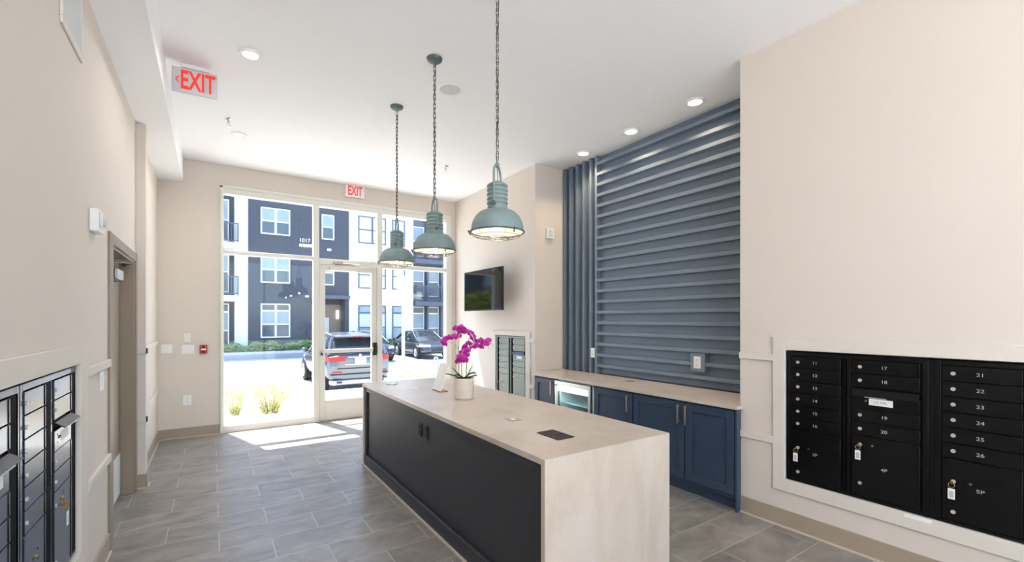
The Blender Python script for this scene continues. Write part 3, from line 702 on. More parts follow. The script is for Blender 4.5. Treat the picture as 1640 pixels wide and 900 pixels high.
# ================================================================== PENDANTS
def pendant(label, loc, yaw):
    """origin at the rim centre height"""
    t = thing('pendant_lamp', label, 'pendant lamp', loc, 0, 'verdigris pendant lamps over the island')
    zt = ZC-loc[2]
    obj('canopy', lathe(BM(), [(0, zt-.036), (.018, zt-.036), (.045, zt-.03), (.062, zt-.016), (.066, zt), (0, zt)], seg=28), M['patina_dark'], t)
    bm = BM(); lk = .046; z = .475; k = 0
    while z < zt-.04:
        h, wd = lk/2+.006, .0095
        pts = []
        for i in range(14):
            a = 2*PI*i/14; x = wd*math.cos(a); zz = math.sin(a)
            zz = (h-wd)*(1 if zz > 0 else -1)*(1 if abs(zz) > .2 else abs(zz)/.2)+wd*zz
            pts.append((x, 0, z+zz) if k % 2 else (0, x, z+zz))
        tube(bm, pts, .0026, 6, closed=True); z += lk*.86; k += 1
    obj('chain', bm, M['chain'], t)
    pts = [(.01*math.sin(z*9), .008*math.cos(z*7), z) for z in [.33+i*(zt-.35)/30 for i in range(31)]]
    obj('cord', tube(BM(), pts, .0028, 6), M['chain'], t)
    # yoke strap over the cap
    ex, ey = math.cos(yaw), math.sin(yaw); rr = .0735
    prof_ = [(-rr, .185), (-rr, .30), (-rr, .385)]+[(-rr*math.cos(a), .385+.065*math.sin(a)) for a in [PI*i/12 for i in range(1, 12)]]+[(rr, .385), (rr, .30), (rr, .185)]
    pts = [(d*ex, d*ey, z) for d, z in prof_]
    bm = tube(BM(), pts, .0075, 8); lathe(bm, [(0, .470), (.012, .465), (.015, .45), (.010, .436), (0, .434)], seg=14)
    obj('yoke', bm, M['patina'], t)
    bm = BM()
    for s in (-1, 1): bm = BM(); cyl(bm, (s*.064*ex, s*.064*ey, .185), (s*.092*ex, s*.092*ey, .185), .014, seg=12); obj('clamp_screw', bm, M['patina_dark'], t)
    prof = [(0, .335), (.04, .335), (.056, .325)]
    z = .318
    for i in range(5):
        prof += [(.066, z), (.070, z-.005), (.070, z-.012), (.064, z-.018)]; z -= .0285
    prof += [(.066, .165), (.066, .145)]
    obj('cap', lathe(BM(), prof, seg=36), M['patina'], t)
    outer = [(.066, .150)]+[(.066+.108*math.sin(a), .020+.130*math.cos(a)) for a in [PI/2*i/12 for i in range(1, 13)]]+[(.176, .008), (.170, .004)]
    inner = [(r-.004, z-.004) for r, z in outer[:-2]][::-1]
    obj('shade', lathe(BM(), outer, seg=56), M['patina'], t)
    obj('reflector', lathe(BM(), [(.17, .006)]+inner+[(0, .14)], seg=56), M['reflector'], t)
    pts = [(.177*math.cos(a), .177*math.sin(a), .006) for a in [2*PI*i/56 for i in range(56)]]
    bm = tube(BM(), pts, .0065, 8, closed=True)
    for a in (.6, .6+2*PI/3, .6+4*PI/3): 
        cyl(bm, (.176*math.cos(a), .176*math.sin(a), -.018), (.192*math.cos(a), .192*math.sin(a), .012), .006, seg=8)
    obj('rim', bm, M['patina_dark'], t)
    bm = BM()
    for rr, zz in ((.15, -.022), (.085, -.034)):
        tube(bm, [(rr*math.cos(a), rr*math.sin(a), zz) for a in [2*PI*i/40 for i in range(40)]], .0018, 5, closed=True)
    for i in range(6):
        a = 2*PI*i/6+.3; tube(bm, [(r*math.cos(a), r*math.sin(a), z) for r, z in ((.178, .004), (.165, -.016), (.15, -.023), (.085, -.035), (.02, -.037))], .0018, 5)
    obj('wire_guard', bm, M['chain'], t)
    bm = lathe(BM(), [(0, .02), (.02, .024), (.031, .038), (.034, .055), (.028, .078), (.016, .10), (.014, .12), (0, .12)], seg=20)
    obj('bulb', bm, M['bulb'], t)
    ld = bpy.data.lights.new('bulb_light', 'POINT'); ld.energy = .7; ld.color = (1, .8, .58); ld.shadow_soft_size = .03
    lo = bpy.data.objects.new('bulb_light', ld); link(lo); lo.parent = t; lo.location = (0, 0, -.01)
    return t
pendant('verdigris caged pendant lamp nearest the camera, its chain running out of the picture', (1.578, 2.545, 2.195), .712)
pendant('middle one of the three verdigris pendant lamps, before the right window', (1.565, 3.53, 2.195), 1.45)
pendant('farthest and smallest looking verdigris pendant lamp, in front of the door', (1.592, 4.54, 2.205), 1.05)

# ================================================================== CEILING FIXTURES
def recessed(label, x, y, r, lens, watts, col, group, spot=2.2, radius=.06, blend=.6):
    t = thing('recessed_light', label, 'ceiling light', (x, y, ZC), 0, group)
    obj('trim_ring', lathe(BM(), [(r*.68, -.006), (r*.74, -.016), (r*.94, -.014), (r, -.002), (r, 0), (r*.68, 0)], seg=32, closed=True), M['white'], t)
    obj('lens', lathe(BM(), [(0, -.006), (r*.70, -.005), (r*.70, -.001), (0, -.001)], seg=32), lens, t)
    if watts:
        ld = bpy.data.lights.new('downlight', 'SPOT'); ld.energy = watts; ld.color = col; ld.spot_size = spot; ld.spot_blend = blend; ld.shadow_soft_size = radius
        lo = bpy.data.objects.new('downlight', ld); link(lo); lo.parent = t; lo.location = (0, 0, -.02)
    return t
warm = (1, .76, .50)
ag = 'lit downlights along the slatted wall'
recessed('lit round downlight over the slats, the nearest of three in a row', 4.06, 2.761, .095, M['lens'], ALCOVE_W, warm, ag)
recessed('lit round downlight over the slats, the middle of three in a row', 4.075, 3.609, .095, M['lens'], ALCOVE_W, warm, ag)
recessed('lit round downlight over the slats, the farthest near the vertical boards', 4.09, 4.438, .095, M['lens'], ALCOVE_W, warm, ag)
lg = 'white flush downlights on the left of the ceiling'
recessed('white flush ceiling downlight near the hanging EXIT sign', .265, 4.312, .085, M['lens_dim'], DOWNLIGHT_W, (1, .985, .975), lg, 2.7)
recessed('white flush ceiling downlight by the front windows behind the sprinkler', .269, 6.26, .085, M['lens_dim'], DOWNLIGHT_W, (1, .985, .975), lg, 2.7)
for i, (x, y) in enumerate(((.9, 1.2), (1.5, -1.4))):  # out-of-view downlights added as fill
    recessed('unseen flush ceiling downlight added as fill over the rear half of the lobby', x, y, .085, M['lens_dim'], REAR_FILL_W, (1, .985, .975), 'added rear fill downlights', 2.8, .1)
for x, y in ((.1, -1.9), (.1, -2.75)):  # unseen globes added to brighten the ceiling and walls
    t = thing('fill_globe', 'unseen white glowing globe added as fill light behind the viewpoint', 'pendant lamp', (x, y, ZC), 0, 'added rear fill globes')
    bm = lathe(BM(), [(0, -.02), (.05, -.02), (.055, 0), (0, 0)], seg=24); cyl(bm, (0, 0, -1.1), (0, 0, -.02), .006, seg=8); obj('stem', bm, M['chrome'], t)
    gb = BM(); bmesh.ops.create_uvsphere(gb, u_segments=24, v_segments=14, radius=.16); bmesh.ops.translate(gb, vec=(0, 0, -1.24), verts=gb.verts)
    obj('globe', gb, mat('fill_globe_glow', (1, 1, 1), .3, var=0, emit=FILL_GLOBE_E, ecol=(1, .985, .97)), t)
t = thing('ceiling_speaker', 'round white ceiling speaker grille beside the middle pendant chain', 'speaker', (1.898, 3.918, ZC))
obj('bezel', lathe(BM(), [(.098, -.004), (.102, -.009), (.112, -.008), (.118, 0), (.098, 0)], seg=40, closed=True), M['white'], t)
obj('grille', lathe(BM(), [(0, -.0075), (.1, -.005), (.1, -.001), (0, -.001)], seg=40), M['grille'], t)
def sprinkler(label, x, y):
    t = thing('fire_sprinkler', label, 'sprinkler', (x, y, ZC), 0, 'ceiling fire sprinklers')
    obj('escutcheon', lathe(BM(), [(0, -.012), (.02, -.012), (.036, -.004), (.038, 0), (0, 0)], seg=24), M['chrome'], t)
    bm = BM(); cyl(bm, (0, 0, -.05), (0, 0, -.01), .011, seg=12); 
    for s in (-1, 1): tube(bm, [(s*.010, 0, -.045), (s*.017, 0, -.065), (s*.006, 0, -.088)], .003, 6)
    cyl(bm, (0, 0, -.088), (0, 0, -.05), .003, seg=8); obj('body', bm, M['steel'], t)
    bm = lathe(BM(), [(0, -.092), (.016, -.091), (.016, -.088), (0, -.088)], seg=14); obj('deflector', bm, M['chrome'], t)
sprinkler('chrome fire sprinkler on the ceiling between the two flush downlights', .151, 5.839)
sprinkler('chrome fire sprinkler on the ceiling near the right rear corner', 2.796, 5.913)

# EXIT signs
def exit_sign(label, loc, rotz, ww, h, chev, ceil):
    t = thing('exit_sign', label, 'exit sign', loc, rotz, 'EXIT signs')
    d = .018 if ceil else .05
    obj('panel', box(BM(), -ww/2, ww/2, -d/2 if ceil else -d, d/2 if ceil else 0, -h/2, h/2), M['exit_face'] if ceil else M['white'], t, .006)
    fy = (-d/2 if ceil else -d)-.001
    text('lettering', 'EXIT', h*1.04, M['red'], t, (ww*.07 if chev else 0, fy, -.002), xs=.55, bold=.0052)
    if chev: 
        bm = BM(); k = h*.13
        for s in (-1, 1):
            vs = [bm.verts.new((-ww*.43+a, fy-.001, s*b)) for a, b in ((0, 0), (.012, 0), (.012+k*.9, k), (k*.9, k))]; bm.faces.new(vs)
        obj('arrow', bm, M['red'], t)
    if ceil:
        obj('mount', box(BM(), -ww*.28, ww*.34, -.028, .028, h/2, h/2+.035), M['white'], t, .006)
    return t
exit_sign('silver EXIT sign with left arrow hanging from the ceiling by the soffit', (-.125, 4.80, ZC-.035-.108), -.06, .325, .215, True, True)
exit_sign('small white EXIT sign on the wall above the glazed entrance', (1.955, YB, 3.725), 0, .30, .20, False, False)

# ================================================================== WALL FIXTURES
t = thing('air_vent', 'white framed air return vent high on the left wall', 'vent', (XL, 3.19, 3.25), PI/2)
bm = BM(); wv, hv = .42, .42; f_ = .035
box(bm, -wv/2, wv/2, -.012, 0, hv/2-f_, hv/2); box(bm, -wv/2, wv/2, -.012, 0, -hv/2, -hv/2+f_); box(bm, -wv/2, -wv/2+f_, -.012, 0, -hv/2+f_, hv/2-f_); box(bm, wv/2-f_, wv/2, -.012, 0, -hv/2+f_, hv/2-f_)
obj('frame', bm, M['trim'], t, .003)
bm = BM()
for i in range(22):
    x = -wv/2+f_+.008+i*(wv-2*f_-.01)/22; box(bm, x, x+.007, -.009, -.001, -hv/2+f_, hv/2-f_)
obj('louvres', bm, M['grille'], t)
obj('backing', box(BM(), -wv/2+f_, wv/2-f_, -.001, 0, -hv/2+f_, hv/2-f_), M['grille'], t)
def alarm(label, loc, rotz, ww, h, strobe):
    t = thing('alarm_strobe' if strobe else 'alarm_siren', label, 'alarm', loc, rotz)
    obj('housing', box(BM(), -ww/2, ww/2, -.045, 0, -h/2, h/2), M['white'], t, .006)
    if strobe:
        bm = BM(); cyl(bm, (ww*.1, -.062, .01), (ww*.1, -.045, .01), .034, .040, seg=24); obj('sounder', bm, M['grille'], t)
        obj('strobe_lens', box(BM(), -ww/2+.006, -ww*.18, -.055, -.045, -h*.3, h*.38), M['frame_white'], t, .006)
    else:
        obj('sounder', box(BM(), -ww*.3, ww*.3, -.049, -.045, -h*.34, h*.34), M['grille'], t, .004)
alarm('white alarm strobe on the left wall above the mailboxes near the door', (XL, 3.68, 2.215), PI/2, .165, .135, True)
alarm('white alarm box on the beige alcove end wall beside the vertical slats', (4.045, YA, 2.855), 0, .125, .15, False)
def plate(label, loc, rotz, ww, h, kind, n=1, group='white wall plates'):
    t = socket('light_switch' if kind == 'switch' else ('power_outlet' if kind == 'outlet' else 'wall_keypad'), label, loc, rotz, M['white'], group, {'switch': 'light switch', 'outlet': 'outlet', 'keypad': 'keypad'}[kind], ww, h)
    if kind == 'switch': paddles(t, n, M['white'])
    elif kind == 'outlet': receptacle(t, M['white'])
    else: obj('cover', box(BM(), -ww*.4, ww*.4, -.016, -.008, -h*.4, h*.4), M['frame_white'], t, .003)
plate('white double switch plate on the rear wall tight in the left corner', (-.510, YB, 1.225), 0, .125, .12, 'switch', 2)
plate('white double switch plate on the rear wall beside the red alarm pull', (-.272, YB, 1.21), 0, .14, .125, 'switch', 2)
plate('small white keypad on the rear wall above a double switch plate', (-.288, YB, 1.365), 0, .085, .125, 'keypad')
plate('white outlet plate low on the rear wall left of the window', (-.283, YB, .51), 0, .095, .135, 'outlet')
plate('white switch plate on the left wall beside the mailbox frame and taupe door', (XL, 3.94, 1.22), PI/2, .10, .125, 'switch', 1)
t = thing('fire_alarm_pull', 'small red fire alarm pull station beside the left window', 'fire alarm', (-.098, YB, 1.208))
obj('housing', box(BM(), -.044, .044, -.05, 0, -.06, .06), M['pull_red'], t, .006)
obj('pull_handle', box(BM(), -.03, .03, -.062, -.05, -.014, .008), M['white'], t, .004)
bm = BM(); box(bm, -.016, .016, -.0515, -.05, .018, .046); box(bm, -.02, .02, -.0515, -.05, -.05, -.026); obj('markings', bm, M['black'], t)

# television on an arm
t = thing('television', 'black flat television on a wall arm above the grey mailboxes', 'television', (XB, 6.19, 2.085), -PI/2)
WW, HH = .59, .325
obj('casing', box(BM(), -WW, WW, -.255, -.215, -HH, HH), M['black'], t, .006)
obj('screen', box(BM(), -WW+.012, WW-.012, -.2575, -.255, -HH+.02, HH-.012), M['blackgloss'], t)
bm = BM(); box(bm, -.3, .3, -.215, -.17, -.2, .2); obj('back_cover', bm, M['black'], t, .02)
bm = BM(); box(bm, -.10, .10, -.02, 0, -.18, .18); box(bm, -.03, .03, -.17, -.02, -.03, .03); obj('wall_arm', bm, M['black'], t, .004)

# ================================================================== OUTDOORS
M['concrete'] = mat('pale_sunlit_concrete', rgb(214, 209, 200), .85, var=.04, scale=1.5)
M['asphalt'] = mat('pale_worn_parking_surface', rgb(186, 183, 178), .9, var=.05, scale=2)
M['kerb'] = mat('grey_kerb_concrete', rgb(150, 160, 172), .85, var=.05)
M['fac_blue'] = mat('slate_blue_facade', rgb(70, 76, 87), .8, var=.04, scale=1.2, stretch=(1, 1, 6))
M['fac_white'] = mat('white_render_facade', rgb(238, 238, 238), .8, var=.02)
M['fac_grey'] = mat('blue_grey_facade', rgb(104, 112, 124), .8, var=.04)
M['win_white'] = mat('white_window_frame', rgb(236, 238, 240), .5, var=.01)
M['win_dark'] = mat('slate_window_frame', rgb(86, 96, 116), .5, var=.03)
M['pane'] = mat('reflective_window_pane', rgb(74, 90, 102), .08, .0, var=.3, scale=1.1, spec=.6)
M['pane_pale'] = mat('sky_reflection_window_pane', rgb(140, 160, 176), .12, .0, var=.25, scale=1.3, spec=.6)  # pale sky reflection of the upper panes put into the colour
M['pane_white'] = mat('whitish_window_pane', rgb(196, 210, 220), .12, 0, var=.15, scale=1.3, spec=.6)  # lighter pane tone for the white block
M['railing'] = mat('dark_grey_balcony_railing', rgb(84, 92, 106), .6, var=.04)
M['hedge'] = mat('green_hedge_leaf', rgb(128, 160, 92), .7, var=.35, scale=3)
M['treeleaf'] = mat('yellow_green_leaf', rgb(140, 152, 60), .7, var=.35, scale=2)
M['bark'] = mat('grey_bark', rgb(110, 98, 84), .9, var=.2)
M['straw'] = mat('pale_straw_stem', rgb(186, 168, 118), .8, var=.15)
M['blossom'] = mat('yellow_blossom', rgb(212, 178, 92), .7, var=.15)
M['green_stem'] = mat('sage_leaf', rgb(150, 162, 92), .7, var=.2)
M['rubber'] = mat('tyre_rubber', rgb(40, 40, 42), .8, var=.05)
M['alloy'] = mat('alloy_wheel', rgb(190, 192, 195), .3, .8, var=.05)
M['car_glass'] = mat('dark_car_glass', rgb(38, 46, 54), .05, .0, var=.05, spec=.7)
M['tail'] = mat('red_tail_lamp', rgb(160, 14, 22), .2, var=.12, scale=20, emit=.04, ecol=rgb(230, 40, 44))
M['headlamp'] = mat('clear_headlamp', rgb(225, 230, 235), .1, .2, var=.05)

G = -.42
# ground: walk by the entrance, gravel bed, sloped apron, parking lot, raised far kerb
def slab(name, pts, m, depth=.15):
    """pts: (y, z) profile along y, wide strip in x"""
    bm = BM(); X0_, X1_ = -30, 40
    top = [[bm.verts.new((x, y, z)) for y, z in pts] for x in (X0_, X1_)]
    bot = [[bm.verts.new((x, y, z-depth)) for y, z in pts] for x in (X0_, X1_)]
    for i in range(len(pts)-1):
        bm.faces.new((top[0][i], top[1][i], top[1][i+1], top[0][i+1])); bm.faces.new((bot[0][i], bot[0][i+1], bot[1][i+1], bot[1][i]))
    for s in (0, 1):
        bm.faces.new([v for v in top[s]]+[v for v in bot[s]][::-1])
    for i in (0, -1): bm.faces.new((top[0][i], bot[0][i], bot[1][i], top[1][i]))
    return struct(name, bm, m)
slab('ground_walkway', [(YB+.16, -.02), (11.3, -.06), (11.32, -.2)], M['concrete'], .1)
bmr = BM(); box(bmr, -30, 40, -26, Y0-.12, -.2, -.05); struct('ground_rear_bounce', bmr, mat('white_bounce_slab', rgb(240, 240, 240), .85, var=.02))  # unseen white slab added to bounce sunlight in from behind
slab('ground_parking_lot', [(11.32, -.2), (12.9, G), (26.5, G)], M['asphalt'], .2)
slab('ground_far_walkway', [(26.5, G+.24), (29.99, G+.27)], M['kerb'], .5)
slab('ground_far_walkway_paving', [(26.75, G+.255), (28.4, G+.275)], M['concrete'], .012)

# ---- apartment building across the lot
b = thing('apartment_building', 'three storey apartment building of slate blue and white blocks across the lot', 'building', (0, 30, G))
def W(f):
    bm = f(BM()); bmesh.ops.translate(bm, verts=bm.verts, vec=(0, -30, -G)); return bm
def part(name, m, *boxes, par=None, bevel=0):
    def f(bm):
        for q_ in boxes: box(bm, *q_)
        return bm
    return obj(name, W(f), m, par or b, bevel)
part('left_block_wall', M['fac_blue'], (-16, 1.12, 31.0, 40, G, 10.4))
part('white_pilaster', M['fac_white'], (1.08, 1.718, 29.95, 40, G, 10.4))
part('blue_block_wall', M['fac_blue'], (1.718, 7.354, 30, 40, 3.05, 10.4), (1.718, 5.1, 30, 40, G, 3.05), (7.1, 7.354, 30, 40, G, 3.05), (5.1, 7.1, 31.2, 40, G, 3.05))
part('entrance_canopy', M['railing'], (5.0, 7.25, 29.3, 30, 2.9, 3.12))
part('entrance_door', M['win_white'], (5.75, 6.36, 31.12, 31.2, G, 1.75))
part('entrance_panel', M['taupe'], (5.1, 7.1, 31.19, 31.2, G, 2.6))
part('white_block_wall', M['fac_white'], (7.354, 11.7, 30.0, 40, G, 10.4))
part('grey_block_wall', M['fac_grey'], (11.7, 19, 31.0, 40, G, 10.4), (18.2, 19, 30, 31, G, 10.4))
part('sconce', mat('lit_wall_sconce', (1, .95, .88), .4, var=0, emit=2.2), (6.83, 6.96, 31.10, 31.19, 1.68, 2.22))
part('notice_plaque', M['win_white'], (6.78, 7.02, 31.15, 31.19, .42, .72))
part('address_lamp', mat('lit_address_bar', (1, 1, 1), .4, var=0, emit=1.1), (4.42, 5.30, 29.86, 30, 6.08, 6.22))
text('address_number', '1017', .32, M['win_white'], b, (4.72, -.01, 6.46-G), depth=.01)
part('vent_hood', M['win_white'], (6.02, 6.25, 29.93, 30, 5.94, 6.08)); part('vent_hood', M['win_white'], (4.75, 4.95, 29.93, 30, 2.98, 3.1))
def window(x0, x1, z0, z1, fm, halves=1, y=30.0, sash=True, transom=0, sill=False, pm=('pane', 'pane_pale')):
    bm = BM(); s = .07
    box(bm, x0, x0+s, y-.06, y+.02, z0, z1); box(bm, x1-s, x1, y-.06, y+.02, z0, z1); box(bm, x0+s, x1-s, y-.06, y+.02, z1-s, z1); box(bm, x0+s, x1-s, y-.06, y+.02, z0, z0+s)
    panes = []
    cw = (x1-x0)/halves
    for i in range(halves):
        a, c = x0+i*cw, x0+(i+1)*cw
        if i: box(bm, a-s*.8, a+s*.8, y-.06, y+.02, z0+s, z1-s)
        zt = z1
        if transom:
            zt = z1-transom; box(bm, a+s, c-s, y-.06, y+.02, zt-s*.7, zt+s*.7); panes.append((a+s, c-s, zt+s*.7, z1-s, 0))
        if sash:
            zm = z0+(zt-z0)*.5; box(bm, a+s, c-s, y-.055, y+.02, zm-s*.5, zm+s*.5)
            panes += [(a+s, c-s, z0+s, zm-s*.5, 0), (a+s, c-s, zm+s*.5, zt-s, 1)]
        else: panes.append((a+s, c-s, z0+s, zt-s, 0))
    bmesh.ops.translate(bm, verts=bm.verts, vec=(0, -30, -G)); wo = obj('window', bm, M[fm], b)
    for (a, c, d, e, up) in panes:
        obj('pane', W(lambda bm: box(bm, a-.01, c+.01, y-.03, y-.012, d-.01, e+.01)), M[pm[up]], wo)
for x0, x1 in ((2.36, 3.915), ): 
    window(x0, x1, 6.64, 8.20, 'win_white', 2); window(x0, x1, 3.78, 5.34, 'win_white', 2); window(x0, x1, .55, 2.56, 'win_white', 2, transom=.42)
window(5.69, 6.435, 6.64, 8.20, 'win_white'); window(5.69, 6.435, 3.78, 5.34, 'win_white')
for x0, x1, hv in ((7.93, 9.75, 2), (10.19, 11.08, 1)):
    window(x0, x1, 6.62, 8.41, 'win_dark', hv, pm=('pane_white', 'pane_white')); window(x0, x1, 3.66, 5.45, 'win_dark', hv, pm=('pane_white', 'pane_white')); window(x0, x1, .15, 2.56, 'win_dark', hv, transom=.5, pm=('pane_pale', 'pane_white'))
for x0, x1 in ((12.0, 12.9), (13.15, 14.05), (14.35, 15.3), (16.2, 17.2)):
    window(x0, x1, 6.2, 8.35, 'win_white', 1, y=31.0); window(x0, x1, 3.3, 5.45, 'win_white', 1, y=31.0); window(x0, x1, -.1, 2.56, 'win_white', 1, y=31.0, transom=.5)
for x0, x1 in ((-.35, .83), (-4.2, -2.6), (-9, -7.4), (-12.6, -11)):
    window(x0, x1, 6.2, 8.6, 'win_white', 1, y=31.0); window(x0, x1, 3.2, 5.6, 'win_white', 1, y=31.0); window(x0, x1, -.1, 2.56, 'win_white', 1, y=31.0, transom=.5)
def balcony(x0, x1, z, y0=29.6, m='railing', slabm='railing'):
    part('balcony_slab', M[slabm], (x0, x1, y0, 31.0, z-.32, z))
    def f(bm):
        box(bm, x0, x1, y0, y0+.05, z+1.02, z+1.08); box(bm, x0, x1, y0, y0+.05, z+.08, z+.12)
        nb = int((x1-x0)/.11)
        for i in range(nb+1):
            x = x0+(x1-x0-.03)*i/nb; box(bm, x, x+.03, y0+.01, y0+.04, z+.1, z+1.04)
        for x in (x0, x1-.05): box(bm, x, x+.05, y0, y0+.05, z, z+1.08)
        for x in (x0, x1-.04): 
            box(bm, x, x+.04, y0+.05, 31.0, z+1.02, z+1.08)
            for k in range(10): box(bm, x+.005, x+.035, y0+.12+k*.13, y0+.15+k*.13, z+.0, z+1.04)
        return bm
    obj('balcony_railing', W(f), M[m], b)
for z in (5.98, 3.02):
    balcony(11.75, 18.2, z-.12); balcony(-1.6, 1.24, z-.05, 29.4, 'railing', 'fac_white')
part('grey_block_pier', M['fac_grey'], (13.0, 13.12, 30.6, 31, G, 10.4), (14.1, 14.32, 30.6, 31, G, 10.4))
part('parapet', M['win_white'], (-16, 19, 29.9, 40, 10.4, 10.6))

# ---- planting
def leaf_cloud(bm, n, fn, s):
    for _ in range(n):
        c = fn(); d = Vector((random.gauss(0, 1), random.gauss(0, 1), random.gauss(0, 1))).normalized(); u, v = frame_of(d); k = s*random.uniform(.6, 1.3)
        bm.faces.new([bm.verts.new(c+u*a*k+v*e*k*.6) for a, e in ((-1, 0), (0, -1), (1, 0), (0, 1))])
bm = BM()
def hp():
    x = random.uniform(-1.5, 12.5)
    return Vector((x, random.uniform(28.6, 29.8), G+.27+abs(random.random())**.7*(.42+.10*math.sin(x*3.1)+.08*math.sin(x*7))))
leaf_cloud(bm, 9000, hp, .075)
hd = obj('hedge', bm, M['hedge'], smooth=False); tag(base_origin(hd), 'low green hedge along the foot of the apartment building', 'hedge', kind='stuff')
t = thing('shade_tree', 'small yellow green tree left of the lot, mirrored in the television', 'tree', (-4.3, 20, G))
obj('trunk', tube(BM(), [(0, 0, 0), (.03, .02, .8), (0, 0, 1.6), (.05, 0, 2.3)], [.09, .07, .06, .03], 8), M['bark'], t)
bm = BM()
def tp():
    while 1:
        p = Vector((random.uniform(-1, 1), random.uniform(-1, 1), random.uniform(-1, 1)))
        if .3 < p.length < 1: break
    return Vector((p.x*1.25, p.y*1.25, 2.35+p.z*1.15))
leaf_cloud(bm, 3500, tp, .12); obj('crown', bm, M['treeleaf'], t, smooth=False)
def bush(label, x, y, h, r, n):
    t = thing('flowering_plant', label, 'plant', (x, y, -.035), 0, 'dry flowering plants by the windows')
    st = BM(); bl = BM(); lf = BM()
    for _ in range(n):
        a = random.uniform(0, 2*PI); rr = r*math.sqrt(random.random()); hh = h*random.uniform(.55, 1)
        p0 = Vector((rr*.3*math.cos(a), rr*.3*math.sin(a), 0)); p1 = Vector((rr*math.cos(a), rr*math.sin(a), hh))
        pm = (p0+p1)/2+Vector((0, 0, hh*.12)); tube(st, [p0, pm, p1], .0032, 4)
        for k in range(3):
            c = p1+Vector((random.gauss(0, .02), random.gauss(0, .02), random.gauss(0, .02))); d = Vector((random.gauss(0, 1), random.gauss(0, 1), 1)).normalized(); u, v = frame_of(d)
            bl.faces.new([bl.verts.new(c+u*.016*math.cos(2*PI*i/6)+v*.016*math.sin(2*PI*i/6)) for i in range(6)])
        for k in range(3):
            s = random.uniform(.1, .7); c = p0.lerp(pm, s); d = Vector((random.gauss(0, 1), random.gauss(0, 1), .6)).normalized(); u, v = frame_of(d)
            lf.faces.new([lf.verts.new(c+u*aa*.03+v*e*.012) for aa, e in ((0, -1), (1, 0), (0, 1), (-1, 0))])
    obj('stems', st, M['straw'], t, smooth=False); obj('blossoms', bl, M['blossom'], t, smooth=False); obj('leaves', lf, M['green_stem'], t, smooth=False)
bush('larger dry yellow flowering plant outside the left window', .86, 9.05, .50, .42, 110)
bush('small dry yellow plant outside at the left edge of the window', .33, 9.2, .42, .24, 55)
bush('dry yellow flowering plant outside the right window behind the island', 3.62, 9.0, .62, .38, 90)

# ---- sign post and rack
t = thing('sign_post', 'white post with a blank backed sign panel outside the right window', 'sign post', (3.84, 10.5, -.06))
obj('post', box(BM(), -.03, .03, -.03, .03, 0, 2.72), M['white'], t, .004)
bm = BM(); box(bm, -.17, .17, -.042, -.032, 2.02, 2.74); obj('sign_panel', bm, M['white'], t, .003)
bm = BM(); tube(bm, [(-.055, 0, 0), (-.055, 0, .72), (-.03, 0, .78), (.03, 0, .78), (.055, 0, .72), (.055, 0, 0)], .022, 10)
t = tag(obj('bike_rack', bm, mat('grey_rack_paint', rgb(150, 154, 158), .4, .3, var=.05)), 'slim grey hoop rack outside the right window by the white card', 'bike rack'); t.location = (4.36, 9.75, -.05)

